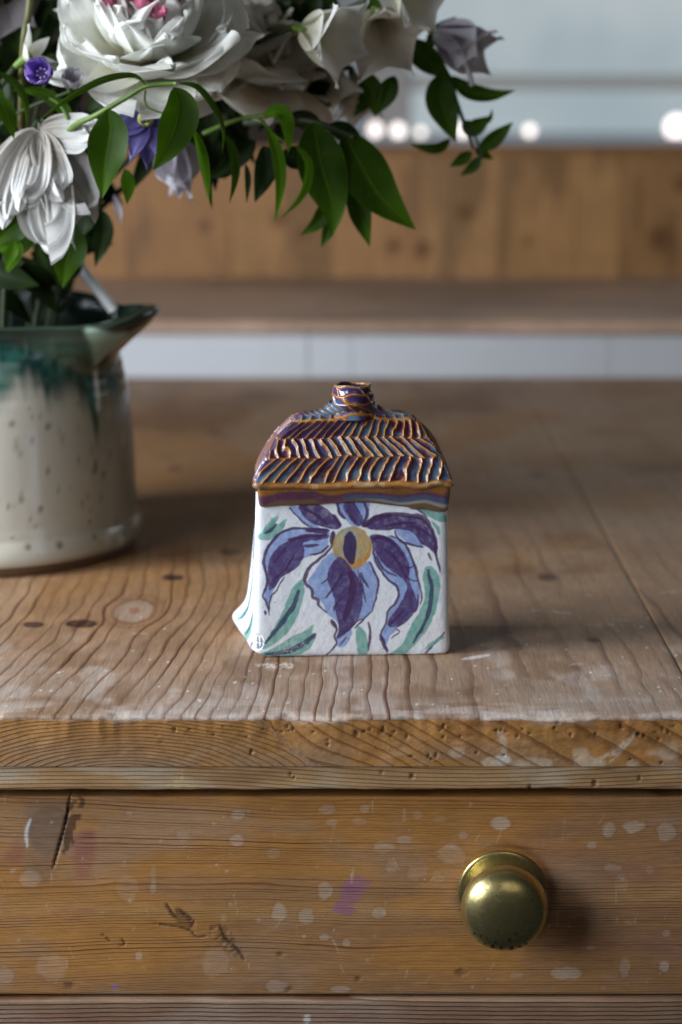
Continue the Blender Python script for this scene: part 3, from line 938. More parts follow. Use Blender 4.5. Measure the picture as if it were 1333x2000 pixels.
    lines = [
        ([(565, 213), (480, 205), (380, 198), (310, 220), (255, 270), (225, 320), (210, 380), (220, 440), (230, 490), (215, 540), (205, 570), (225, 600), (240, 668)], 10),
        ([(550, 222), (500, 212), (440, 210)], 16),
        ([(320, 465), (278, 535), (250, 572), (238, 645)], 6), ([(588, 228), (582, 290), (530, 350), (470, 400), (435, 460), (440, 500), (470, 530), (475, 570), (505, 590), (510, 620), (552, 655)], 12),
        ([(588, 225), (580, 285)], 18),
        ([(785, 380), (810, 440), (833, 500), (820, 570), (800, 648)], 8), ([(800, 648), (745, 700), (700, 745)], 6), ([(562, 292), (520, 330), (458, 346)], 8),
        ([(430, 297), (510, 290)], 10), ([(345, 262), (440, 242), (548, 240)], 14), ([(335, 300), (300, 345), (262, 390)], 7),
        ([(800, 300), (820, 380), (868, 460), (928, 510), (942, 560), (920, 610), (885, 650), (870, 720), (845, 780), (868, 830), (880, 887)], 8),
        ([(840, 780), (862, 830), (878, 865)], 14),
        ([(900, 240), (960, 268), (1000, 330), (1028, 400), (1048, 480), (1068, 560), (1060, 612)], 8),
        ([(955, 410), (1000, 412), (1030, 400)], 5), ([(985, 470), (1030, 485), (1050, 482)], 5),
        ([(760, 190), (815, 142), (900, 122), (1000, 130), (1072, 142), (1112, 190), (1140, 260), (1146, 340), (1168, 432)], 14),
        ([(755, 185), (810, 148), (900, 128)], 18), ([(860, 190), (950, 172), (1040, 170)], 10), ([(1020, 190), (1080, 215), (1120, 250)], 8),
        ([(918, 215), (955, 270), (1030, 292), (1078, 303)], 8), ([(1100, 335), (1122, 372)], 7), ([(1000, 190), (1060, 182)], 5),
        ([(348, 88), (400, 142), (460, 192), (560, 207)], 6), ([(430, 90), (500, 130), (560, 180)], 12), ([(590, 130), (628, 182)], 14),
        ([(606, 50), (622, 112), (652, 148)], 11), ([(742, 45), (772, 100), (757, 160), (745, 192)], 11), ([(660, 100), (690, 140), (715, 178)], 8),
        ([(680, 440), (692, 500), (684, 580), (664, 650), (650, 700)], 26), ([(640, 445), (590, 520), (543, 580)], 9), ([(735, 440), (752, 480), (780, 522)], 9),
        ([(720, 430), (740, 500), (765, 600)], 7), ([(640, 570), (600, 620), (590, 650)], 7), ([(560, 470), (520, 500)], 6),
        ([(575, 700), (605, 742), (592, 788), (606, 822), (575, 865), (545, 892)], 7), ([(578, 700), (604, 745)], 14), ([(604, 795), (640, 770), (680, 745), (720, 700), (748, 690)], 7),
        ([(660, 790), (620, 835)], 5), ([(780, 712), (787, 780), (775, 862)], 10), ([(1188, 765), (1130, 832), (1080, 887)], 8), ([(925, 745), (945, 760), (900, 800)], 5),
        ([(795, 255), (860, 250), (920, 290), (965, 350)], 12), ([(860, 310), (910, 350), (960, 420), (985, 470)], 11), ([(820, 350), (860, 420), (930, 460)], 8),
        ([(1045, 560), (1050, 610), (1030, 655)], 6), ([(965, 650), (925, 690), (890, 730)], 9), ([(216, 650), (219, 668)], 9),
        ([(1002, 88), (1050, 102), (1100, 140)], 7), ([(370, 350), (330, 420), (270, 470)], 8),
    ]
    for p, wd in lines:
        col = ln(col, p, LN, wd)
    for p, wd in (([(398, 538), (372, 620), (300, 720), (215, 825)], 16), ([(488, 778), (440, 815), (400, 842), (330, 868), (220, 882)], 17),
                  ([(1100, 425), (1120, 520), (1112, 620), (1080, 720), (1020, 820)], 15), ([(278, 178), (248, 208), (214, 228)], 12),
                  ([(148, 720), (130, 765), (108, 800)], 9), ([(138, 520), (120, 640), (106, 700)], 6)):
        col = ln(col, p, GD, wd)
    col = ln(col, [(1090, 850), (1140, 815), (1182, 790)], GR, 14, .7)
    # flower heart
    vis = M_side * 1.0
    for sg in (-1, 1):
        q = lambda pts: [((x if sg < 0 else -x + 40), y) for x, y in pts]
        col = pl(col, q([(-90, 40), (-60, 160), (-140, 300), (-260, 430), (-330, 520), (-350, 420), (-420, 300), (-440, 160), (-380, 40)]), BL, .9)
        col = pl(col, q([(-170, 60), (-150, 180), (-230, 330), (-330, 470), (-360, 330), (-330, 180), (-280, 60)]), PU, .9)
        col = pl(col, q([(-190, 420), (-260, 500), (-380, 660), (-490, 830), (-400, 760), (-280, 640), (-210, 520)]), GR, .9)
        col = pl(col, q([(-60, 640), (-130, 690), (-280, 800), (-420, 880), (-280, 880), (-140, 800), (-70, 720)]), GR, .9)
        for p_, w_ in (([(-90, 40), (-60, 160), (-140, 300), (-260, 430), (-330, 520)], 12), ([(-440, 80), (-425, 280), (-350, 430), (-335, 520)], 11), ([(-230, 60), (-240, 240), (-310, 400)], 16), ([(-560, 60), (-520, 300), (-545, 560)], 12)):
            col = ln(col, q(p_), LN, w_)
        for p_ in ([(-205, 460), (-320, 630), (-450, 800)], [(-90, 690), (-220, 790), (-350, 860)]):
            col = ln(col, q(p_), GD, 15)
        col = ln(col, q([(-20, 830), (-60, 870)]), PU, 26)
    vis = M_front * 1.0
    r = np.hypot((wx - 690) / 106, (wy - 305) / 116)
    inn = vis * sst(1.05, .95, r)
    hk = mix(np.broadcast_to(np.array([0.36, 0.36, 0.24]), X.shape + (3,)), (0.46, 0.31, 0.11), sst(.35, .6, vn(cx_ * .035, cy_ * .035, 91) + .35 * (cx_ > 715)))
    hk = mix(hk, (0.22, 0.33, 0.34), .75 * sst(.5, .62, vn(cx_ * .03, cy_ * .05, 93)) * (cx_ < 740))
    hk = mix(hk, (0.50, 0.235, 0.03), stroke_mask(wx, wy, [(785, 335), (760, 375), (700, 410), (668, 395)], 52, 6))
    hk = mix(hk, (0.45, 0.27, 0.06), .8 * np.exp(-((r - .93) / .07) ** 2) * sst(.3, .5, vn(cx_ * .03, cy_ * .03, 95)))
    m = inn[..., None] * (0.93 * (0.85 + .3 * fine))[..., None]
    m = np.clip(m, 0, 1)
    col = col * (1 - m) + hk * m
    col = pl(col, [(675, 218), (650, 250), (642, 310), (655, 360), (690, 398), (708, 350), (714, 290), (702, 240)], (0.055, 0.035, 0.115), 1.15)
    col = pl(col, [(615, 356), (580, 395), (600, 430), (660, 420), (690, 425), (650, 370)], PU, 0.95)
    # iron specks, scuffed pigment, bare bottom edge
    for i in range(90):
        a, b = rng.uniform(180, 1200), rng.uniform(70, 890)
        rr = rng.uniform(.9, 3.2) * (1.5 if rng.random() < .1 else .8)
        col = mix(col, (0.05, 0.045, 0.05), .8 * vis * sst(rr + 1.4, rr * .5, np.hypot(cx_ - a, cy_ - b)))
    col = mix(col, (0.62, 0.64, 0.64), .75 * vis * poly_mask(wx, wy, [(250, 830), (330, 800), (420, 800), (440, 850), (350, 885), (240, 870)], 25) * sst(.5, .75, fbm(cx_ * .2, cy_ * .2, 97)))
    col = mix(col, (0.50, 0.42, 0.33), .6 * sst(.0012, .0003, Z) * sst(.35, .6, vn(X * 300, Y * 300, 99)))
    o = raw_obj("body", co.reshape(-1, 3), grid_faces(*X.shape, wrap=True), M_body, house)
    set_col(o, 'Col', col)


kk = NT("painted_tin_glaze")
kk.l(kk.attr('Col').outputs['Color'], kk.b.inputs['Base Color'])
f_ = kk.noise(900, 4, .6)
f2_ = kk.noise(260, 3, .5)
nb_ = kk.bump(f_, .35, .0003)
nb_ = kk.bump(f2_, .3, .0006, nb_)
kk.l(nb_, kk.b.inputs['Normal'])
kk.l(kk.math('MULTIPLY_ADD', f2_, .25, .36), kk.b.inputs['Roughness'])
kk.b.inputs['Subsurface Weight'].default_value = 0.06
kk.b.inputs['Subsurface Scale'].default_value = 0.002
M_body = kk.m
body()

kk = NT("iridescent_brown_glaze")
f_ = kk.noise(520, 4, .6)
cc = kk.mixc(kk.ss(.45, .8, f_), kk.attr('Col').outputs['Color'], (0.16, 0.18, 0.24))
cc = kk.mixc(0.22, kk.attr('Col').outputs['Color'], cc)
kk.l(cc, kk.b.inputs['Base Color'])
kk.l(kk.attr('rough').outputs['Fac'], kk.b.inputs['Roughness'])
kk.b.inputs['Coat Weight'].default_value = 0.18
kk.b.inputs['Coat Roughness'].default_value = 0.06
kk.l(kk.bump(kk.noise(300, 3, .5), .22, .0005), kk.b.inputs['Normal'])
M_glaze = kk.m

AMB, CRM = np.array((0.30, 0.115, 0.014)), np.array((0.60, 0.38, 0.17))
PUR, VIO, TEA, DRK = (0.060, 0.010, 0.030), (0.050, 0.030, 0.130), (0.075, 0.150, 0.220), (0.030, 0.010, 0.016)
EAVE = np.array([(-39.8, 86.2), (52.0, 90.8), (50.0, 141.5), (-40.0, 137.5)]) * MM
NC = np.array([0.0055, 0.1140])


def glaze_col(edge, X, Y, Z, bluek, seed):
    n = fbm(X * 190 + Y * 90, Z * 190 + Y * 60, seed)
    n2 = fbm(X * 70 + Y * 60, Z * 80, seed + 3, 3)
    col = np.broadcast_to(np.array(PUR), X.shape + (3,)).copy()
    col = mix(col, VIO, sst(.40, .60, n2 * .6 + n * .4 + .04))
    col = mix(col, TEA, np.clip(bluek, 0, 1) * sst(.34, .58, n * .6 + n2 * .4))
    col = mix(col, (0.16, 0.035, 0.012), .9 * sst(.20, .40, edge + .2 * (n - .5)))
    col = mix(col, AMB, sst(.26, .55, edge + .25 * (n - .5)))
    col = mix(col, CRM, .9 * sst(.80, 1.0, edge + .15 * (n - .5)))
    return col


def roof():
    cnt = (460, 230, 120, 230)
    prof = np.array([(0, -1.6), (-0.9, -.4), (-0.6, 1.2), (0.6, 4), (2.4, 8), (4.8, 12.5), (7.6, 17), (11.0, 21.5), (14.6, 25.4), (18.0, 28.6), (19.6, 29.8)]) * MM
    pp = smooth(prof, False, 16)
    seg = np.concatenate([[0], np.cumsum(np.hypot(*np.diff(pp, axis=0).T))])
    t = np.linspace(0, seg[-1], 150)
    ins, dz = np.interp(t, seg, pp[:, 0]), np.interp(t, seg, pp[:, 1])
    tt = t / seg[-1]
    rows = []
    for i in range(len(t)):
        q = EAVE + np.array([(1, 1), (-1, 1), (-1, -1), (1, -1)]) * ins[i]
        P, K, S = perim(q, cnt)
        rows.append(P)
    base = np.array(rows)
    # top: from the hipped rectangle in to the neck
    last = base[-1]
    ang = np.arctan2(last[:, 1] - NC[1], last[:, 0] - NC[0])
    circ = NC[None] + 0.0112 * np.stack([np.cos(ang), np.sin(ang)], 1)
    h = np.linspace(0, 1, 34)[1:]
    tops = np.array([last * (1 - a) + circ * a for a in h])
    P = round_loop(np.concatenate([base, tops]), 0.0022)
    X, Y = P[..., 0].copy(), P[..., 1].copy()
    zc = 0.0838
    Z = np.concatenate([zc + dz, zc + dz[-1] + 0.0052 * (0.30 * h + .70 * h ** 3)])
    Z = np.broadcast_to(Z[:, None], X.shape).copy()
    # the eave dips towards the ends, hand built
    sag = sst(0.035, 0.0, Z - zc)
    Z += sag * 0.0013 * (fbm(X * 70, Y * 70, 111, 3) - .5) * 2
    co = np.stack([X, Y, Z], -1)
    nrm = grid_normals(co)
    nb = len(base)
    # herringbone: three courses of slanting scoops
    T = np.concatenate([tt, np.ones(len(h))])[:, None]
    N = np.array([17, 10, 17, 10])[K][None, :]
    bounds = np.array([0.085, 0.40, 0.655, 0.90])
    Kb = bounds + 0 * T
    jb = 0.022 * (vn(S[None] * 7 + K[None] * 7, 0 * S[None], 113) - .5) * 2 + 0.012 * (vn(S[None] * 23 + K[None] * 7, T * 6, 114) - .5) * 2
    Tj = T + jb
    off = np.interp(Tj, [0, bounds[0], bounds[1], bounds[2], bounds[3], 1.0], [-1.3, -1.25, 0.0, -1.5, -0.15, -0.15]) + .30 * (Tj > bounds[1]) + .22 * (Tj > bounds[2])
    ph = S[None] * N - off + 0.42 * (vn(S[None] * N * 1.1, T * 5, 115) - .5) + .14 * (vn(S[None] * N * 3, T * 14, 116) - .5) + K[None] * .37
    curve = 0.10 * np.sin(np.clip((Tj - .085) / .815, 0, 1) * np.pi * 3)
    ph = ph + curve
    f = ph - np.floor(ph)
    bid = np.floor(ph)
    ridge = np.abs(2 * f - 1) ** 2.8
    scoop = 1 - np.abs(2 * np.clip(f, 0, 1) - 1) ** 1.6
    g = np.interp(Tj, bounds, [0, 1, 2, 3])
    gf = g - np.floor(g)
    inb = (Tj > bounds[0]) & (Tj < bounds[3])
    rowr = np.exp(-(np.minimum(gf, 1 - gf) / .075) ** 2) * (.62 + .38 * np.abs(2 * f - 1))
    # sawtooth: one flank steep
    saw = np.where(inb, ((0.42 * ridge + 0.42 * (1 - f)) * (.7 + .6 * vn(bid * .9, np.floor(g) * 2.2 + T * 3, 119)) - 0.60 * scoop * (1 - .6 * rowr)), 0)
    fade = sst(bounds[0] - .03, bounds[0] + .03, Tj) * sst(bounds[3] + .035, bounds[3] - .01, Tj)
    disp = saw * 0.00125 * fade * np.where(np.isin(K, (1, 3)), .9, 1.0)[None] * (1 - .6 * (np.exp(-S / .02) + np.exp(-(1 - S) / .02)))[None]
    disp += 0.0016 * (fbm(X * 55 + Y * 30, Z * 60 + Y * 30, 118, 2) - .5) * sst(-.02, .1, Tj)
    # the lip under the courses
    disp += 0.0005 * np.exp(-((Tj - 0.04) / .03) ** 2)
    # cuts on the flat top, running outward
    topm = sst(.92, .97, Tj)
    a2 = np.broadcast_to(np.arctan2(Y - NC[1], (X - NC[0]) * .75), X.shape)
    hh = np.concatenate([np.zeros(nb), h])[:, None]
    ph2 = X * 210 + Y * 60 + hh * 2.5 + 1.2 * vn(X * 60, Y * 90, 121)
    f2 = ph2 - np.floor(ph2)
    disp += topm * 0.0009 * (np.abs(2 * f2 - 1) ** 2.5 - .5) * sst(1.0, .85, hh)
    co = co + nrm * disp[..., None]
    edge = np.where(inb, np.maximum(np.abs(2 * f - 1) ** 2.8 * 1.0, .80 * rowr * (0.55 + .6 * vn(bid * 1.7, np.floor(g) * 3.1, 125))), .55)
    # colour of each scoop drifts: warm where thick, blue where it pools
    bl = vn(bid * .45 + np.floor(g) * 2.3, np.floor(g) * 1.7 + K[None] * 5, 127)
    bluek = sst(.34, .74, bl + .30 * sst(.55, .2, Tj) + .22 * sst(-.01, .03, X) - .2 * sst(-0.01, -0.035, X)) * sst(.05, .55, f)
    bluek = bluek * (0.35 + .65 * sst(.0, .7, 1 - gf))
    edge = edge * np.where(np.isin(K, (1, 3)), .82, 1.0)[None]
    col = glaze_col(edge, X, Y, Z, bluek, 131)
    col = mix(col, PUR, .6 * sst(.35, .1, f) * inb * (edge < .5))
    col = mix(col, (0.13, 0.11, 0.19), .55 * (np.isin(K, (1, 3)))[None] * (edge < .7))  # lilac sheen of the side slopes painted into their colour
    low = sst(bounds[0] + .01, bounds[0] - .02, Tj)
    col = mix(col, (0.34, 0.15, 0.03), low * .95)
    col = mix(col, (0.50, 0.34, 0.18), low * .6 * sst(.5, .7, vn(X * 260, Y * 260, 133)))
    col = mix(col, (0.10, 0.045, 0.012), low * .8 * sst(.45, .7, fbm(X * 150, Z * 300, 134)))
    e2 = np.abs(2 * f2 - 1) ** 4
    ct = glaze_col(.75 * e2, X, Y, Z, sst(.4, .7, vn(X * 60, Y * 60, 135)), 137)
    col = col * (1 - topm[..., None]) + ct * topm[..., None]
    col = mix(col, CRM * .8, .8 * np.exp(-((Tj - .925) / .02) ** 2) * (hh < .01) * sst(.3, .6, vn(S[None] * 40, T * 3, 139)))
    o = raw_obj("roof", co.reshape(-1, 3), grid_faces(*X.shape, wrap=True), M_glaze, house)
    set_col(o, 'Col', col)
    set_f(o, 'rough', np.clip(.27 + .22 * low + .1 * edge, 0, 1) * np.ones(X.shape))


def rim_band():
    cnt = (400, 160, 100, 160)
    zt, prof = 0.0842, [(1.0, 0.0), (0.55, -.9), (0.55, -3), (0.75, -5), (1.0, -7.2), (1.2, -9), (1.55, -10.2), (2.3, -10.9), (3.2, -11.0)]
    pp = smooth(np.array(prof), False, 6)
    rows = []
    for a, b in pp:
        q = EAVE + np.array([(1, 1), (-1, 1), (-1, -1), (1, -1)]) * a * MM
        P, K, S = perim(q, cnt)
        rows.append(P)
    P = round_loop(np.array(rows), 0.0020)
    X, Y = P[..., 0], P[..., 1]
    low = np.interp(X[0], np.array([-42, -30, -10, 5, 20, 35, 50]) * MM, [-.2, .3, .9, 1.9, .9, -1.2, -3.2])
    low = np.where(Y[0] > 0.1, low * .4, low) * MM
    fr = (-pp[:, 1] / 11.0)[:, None]
    Z = zt + pp[:, 1:2] * MM + low[None] * fr ** 1.3 + 0.0005 * fr * (vn(X * 300 + Y * 200, 0 * X, 141) - .5)
    co = np.stack([X, Y, Z], -1)
    # profile runs downward, so flip
    nrm = -grid_normals(co)
    n = fbm(X * 120 + Y * 90, Z * 240, 143)
    co = co + nrm * (0.0004 * (n - .5) + 0.0005 * (fbm(X * 35 + Y * 30, Z * 30, 144, 2) - .5))[..., None]
    col = np.broadcast_to(np.array((0.28, 0.115, 0.022)), X.shape + (3,)).copy()
    col = mix(col, (0.16, 0.075, 0.028), sst(.4, .65, n))
    v = fr + .16 * (vn(X * 90 + Y * 50, 0 * X, 145) - .5) * 2
    col = mix(col, (0.085, 0.030, 0.075), .9 * sst(.35, .5, v) * sst(.95, .75, v))
    col = mix(col, (0.060, 0.085, 0.16), .9 * sst(.48, .62, v) * sst(.9, .78, v) * sst(-0.004, 0.004, X + .02 * (n - .5)))
    col = mix(col, (0.40, 0.37, 0.30), .6 * sst(.70, .8, v) * sst(.9, .83, v) * sst(0.0, 0.03, X))
    col = mix(col, (0.13, 0.085, 0.045), .9 * sst(.84, .92, v))
    col = mix(col, (0.40, 0.28, 0.15), .6 * sst(.12, .02, v))
    o = raw_obj("rim_band", co.reshape(-1, 3), grid_faces(*X.shape, wrap=True, flip=True), M_glaze, house)
    set_col(o, 'Col', col)
    set_f(o, 'rough', np.full(X.shape, .33))


def chimney():
    m = 260
    th = np.arange(m) / m * 2 * np.pi
    prof = smooth(np.array([(12.8, -1.9), (11.4, 0.0), (10.6, 1.2), (10.0, 2.8), (9.9, 5), (9.75, 8), (9.0, 11), (8.6, 13.3), (8.2, 13.7), (7.4, 13.6), (7.1, 12.6), (7.3, 8), (7.3, 2)]) * MM, False, 9)
    R, dz = prof[:, 0:1], prof[:, 1:2]
    Rr = R * (1 + .02 * np.cos(4 * th)[None]) * (1 + .02 * (vn(th * 3, th * 0, 151) - .5)[None])
    X = NC[0] + Rr * np.cos(th)[None]
    Y = NC[1] + Rr * np.sin(th)[None] * .93
    Z = 0.1138 + dz + 0.0004 * np.sin(th * 3 + 1)[None] * (dz > .012)
    co = np.stack([X, Y, np.broadcast_to(Z, X.shape)], -1)
    nrm = grid_normals(co)
    T = dz / .0137
    row = T * 3.0 + .16 * np.sin(th * 2 + .6)[None] + .10 * np.sin(th * 5)[None]
    rf = row - np.floor(row)
    ph = th[None] / (2 * np.pi) * 6 + .5 * np.floor(row) + .35 * rf + .2 * np.sin(3 * th + row)
    f = ph - np.floor(ph)
    e = np.maximum(np.abs(2 * f - 1) ** 5, np.abs(2 * rf - 1) ** 3.4)
    idx = np.arange(len(prof))[:, None]
    outer = idx < 9 * 8 - 6
    co = co + nrm * (0.0010 * (e - .6) * .6 * outer * sst(-.1, .15, T))[..., None]
    col = glaze_col(.95 * e, X, Y, Z + 0 * X, sst(.4, .7, vn(th * 2, th * 0, 153))[None] * sst(.6, .2, T), 155)
    top = (idx > 9 * 7 - 3) & (idx < 9 * 9)
    col = mix(col, (0.36, 0.22, 0.10), .85 * top * np.ones(X.shape))
    col = mix(col, (0.03, 0.02, 0.02), (idx >= 9 * 10) * np.ones(X.shape))
    o = raw_obj("chimney", co.reshape(-1, 3), grid_faces(*X.shape, wrap=True), M_glaze, house)
    set_col(o, 'Col', col)
    set_f(o, 'rough', np.full(X.shape, .14))


roof()
rim_band()
chimney()

# ================================================================ JUG
JC = np.array([-0.2068, 0.324])
jug = thing("pottery_jug", (JC[0], JC[1], 0), "large speckled cream stoneware jug with dripping green glaze holding the bouquet", "jug")


def jug_parts():
    m = 420
    th = np.arange(m) / m * 2 * np.pi
    outer = np.array([(86, 4.8), (88.8, 6.0), (90.2, 9), (90.3, 13), (89.0, 17), (87.4, 24), (86.8, 40), (86.0, 65), (84.0, 88), (81.5, 102), (79.6, 114), (79.6, 123), (81.2, 131), (82.6, 135.5),
                      (82.4, 138), (80.6, 139), (78.6, 137.8), (77.5, 134), (76.6, 128), (76.0, 115), (78, 95), (80, 60), (79, 14), (60, 9), (0.1, 8.5)]) * MM
    pr = smooth(outer, False, 7)
    R, Z0 = pr[:, 0:1], pr[:, 1:2]
    a0 = math.radians(-28)
    da = (th - a0 + np.pi) % (2 * np.pi) - np.pi
    rise = sst(0.104, 0.137, Z0)
    narrow = 0.22 + 0.18 * rise
    sp = np.exp(-np.abs(da[None] / narrow) ** 2.8)
    dR = 0.031 * sp * rise ** 1.2 - 0.006 * rise * (np.exp(-((np.abs(da[None]) - .95) / .35) ** 2))
    dR = dR * np.where(np.arange(len(pr))[:, None] > 7 * 15 + 2, .80, 1.0)
    dR = dR + 0.0009 * (vn(th * 2.5, th * 0, 161) - .5)[None] * 2
    Rr = np.maximum(R + dR * (R > .03), 0.0001)
    X = JC[0] + Rr * np.cos(th)[None]
    Y = JC[1] + Rr * np.sin(th)[None]
    Z = Z0 + 0.0065 * sp * rise ** 2 * sst(-.40, .15, da)[None] + 0.0024 * rise * np.sin(th)[None] + 0.0010 * (vn(th * 2, th * 0, 163) - .5)[None] * rise
    n1 = fbm(th[None] * 7 + 0 * Z, Z * 60, 165)
    co = np.stack([X, Y, Z + 0 * X], -1)
    nrm = grid_normals(co)
    idx = np.arange(len(pr))[:, None]
    outside = idx < 7 * 15
    # throwing lines
    co = co + nrm * (0.00010 * np.sin(Z * 900 + .8 * np.sin(th)[None]) * outside)[..., None]
    px, py = proj(X, Y, Z + 0 * X)
    col = np.broadcast_to(np.array((0.60, 0.585, 0.52)), X.shape + (3,)).copy()
    col = mix(col, (0.15, 0.120, 0.045), .95 * sst(-95, 5, np.degrees(np.where(th > np.pi, th - 2 * np.pi, th)))[None] * sst(.20, .45, n1 * .5 + .25) * (Z < .12))  # olive-brown reflection and shading of the right side baked into the colour
    # green glaze running down from the rim
    run = 0.106 - 0.013 * vn(th * 26, th * 0, 171)[None] - 0.010 * vn(th * 9, th * 0, 172)[None] + 0.012 * np.exp(-((da + .62) / .3) ** 2)[None]
    run = run - 0.020 * np.exp(-((da + .12) / .035) ** 2)[None]
    k = sst(-.012, .008, Z - run + .006 * (fbm(th[None] * 40, Z * 120, 177) - .5))
    gcol = mix(np.broadcast_to(np.array((0.040, 0.150, 0.125)), X.shape + (3,)), (0.018, 0.070, 0.060), sst(.35, .65, fbm(th[None] * 14, Z * 90, 173)))
    gcol = mix(gcol, (0.10, 0.25, 0.20), .7 * sst(.6, .8, fbm(th[None] * 20, Z * 110, 175)))
    gcol = mix(gcol, (0.14, 0.12, 0.05), .5 * sst(-.6, .1, da)[None] * sst(.9, .3, da)[None] * sst(.4, .6, n1))
    gcol = mix(gcol, (0.010, 0.024, 0.019), .9 * sst(.122, .134, Z) * np.ones(X.shape))
    gcol = mix(gcol, (0.10, 0.20, 0.16), .5 * (sp * sst(.112, .122, Z) * sst(.135, .128, Z)))  # highlight under the spout put into the glaze colour
    kk_ = (k * 1.0)[..., None]
    col = col * (1 - kk_) + gcol * .72 * kk_
    col = mix(col, (0.42, 0.62, 0.54), .8 * outside * poly_mask(px, py, [(168, 640), (215, 650), (252, 650), (232, 676), (200, 702), (186, 716), (180, 680)], 6))  # highlight on the spout's left flank painted into the glaze
    # pale drip line under the spout; shaded right flank edge painted dark
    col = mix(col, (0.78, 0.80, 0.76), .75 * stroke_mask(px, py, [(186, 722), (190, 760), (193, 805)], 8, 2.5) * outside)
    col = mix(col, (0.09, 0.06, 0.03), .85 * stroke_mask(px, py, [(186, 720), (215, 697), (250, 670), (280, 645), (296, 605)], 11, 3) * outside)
    # inside the mouth
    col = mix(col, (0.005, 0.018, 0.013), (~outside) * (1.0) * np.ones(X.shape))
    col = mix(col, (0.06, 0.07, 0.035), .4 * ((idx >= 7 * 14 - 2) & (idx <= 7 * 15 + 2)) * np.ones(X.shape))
    # iron speckles
    for i in range(230):
        a, z = rng.uniform(-2.2, .5), rng.uniform(.012, .125)
        r = .0005 + .0016 * rng.random() ** 2.5
        dd = np.hypot((((th - a + np.pi) % (2 * np.pi)) - np.pi)[None] * .086, (Z - z) * rng.uniform(.7, 1.1))
        col = mix(col, (0.10, 0.075, 0.05), rng.uniform(.35, .85) * sst(r * 1.5, r * .5, dd) * outside)
    col = mix(col, (0.16, 0.09, 0.045), sst(.0062, .0045, Z) * outside * np.ones(X.shape))
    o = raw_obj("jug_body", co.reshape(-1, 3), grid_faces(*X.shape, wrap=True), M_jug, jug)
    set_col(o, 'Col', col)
    # unglazed foot ring
    pr = smooth(np.array([(60, 8), (78, 0.4), (82, 0.0), (85.2, 0.6), (86.4, 2.5), (86.2, 5.2), (70, 8)]) * MM, False, 5)
    X = JC[0] + pr[:, 0:1] * np.cos(th[::3])[None]
    Y = JC[1] + pr[:, 0:1] * np.sin(th[::3])[None]
    raw_obj("foot_ring", np.stack([X, Y, pr[:, 1:2] + 0 * X], -1).reshape(-1, 3), grid_faces(*X.shape, wrap=True), M_foot, jug)


kk = NT("speckled_stoneware_glaze")
kk.l(kk.attr('Col').outputs['Color'], kk.b.inputs['Base Color'])
kk.l(kk.math('MULTIPLY_ADD', kk.noise(60, 3), .2, .12), kk.b.inputs['Roughness'])
kk.l(kk.bump(kk.noise(130, 3), .25, .0008), kk.b.inputs['Normal'])
kk.b.inputs['Coat Weight'].default_value = 0.4
kk.b.inputs['Coat Roughness'].default_value = 0.08
M_jug = kk.m
M_foot = plain("unglazed_brown_clay", (0.15, 0.085, 0.045), .8, 200, .3, bump=.4)
jug_parts()


# ================================================================ FLOWERS AND LEAVES
def petal_mat(name, base, tip, trans=0.35, streak=0.12, rough=0.55):
    k = NT(name)
    u = k.attr('pu').outputs['Fac']
    v = k.attr('pv').outputs['Fac']
    n = k.noise(90, 4, .55)
    cmb = k.n('ShaderNodeCombineXYZ')
    k.l(k.math('MULTIPLY', v, 26.0), cmb.inputs[0])
    k.l(k.math('MULTIPLY', u, 2.0), cmb.inputs[1])
    t = k.n('ShaderNodeTexNoise')
    t.inputs['Scale'].default_value = 1.0
    t.inputs['Detail'].default_value = 3
    k.l(cmb.outputs[0], t.inputs['Vector'])
    st = t.outputs['Fac']
    c = k.mixc(k.ss(0.05, 0.85, k.math('ADD', u, k.math('MULTIPLY', k.math('SUBTRACT', n, .5), .5))), base, tip)
    g = k.n('ShaderNodeVectorMath', operation='SCALE')
    k.l(c, g.inputs[0])
    k.l(k.math('MULTIPLY_ADD', st, streak * 2, 1 - streak), g.inputs['Scale'])
    k.l(g.outputs[0], k.b.inputs['Base Color'])
    k.b.inputs['Roughness'].default_value = rough
    k.b.inputs['Specular IOR Level'].default_value = .3
    nb = k.bump(st, .5, .0006)
    k.l(nb, k.b.inputs['Normal'])
    tr = k.n('ShaderNodeBsdfTranslucent')
    k.l(g.outputs[0], tr.inputs['Color'])
    mx = k.n('ShaderNodeMixShader')
    mx.inputs[0].default_value = trans
    k.l(k.b.outputs[0], mx.inputs[1])
    k.l(tr.outputs[0], mx.inputs[2])
    k.l(mx.outputs[0], k.out.inputs[0])
    return k.m


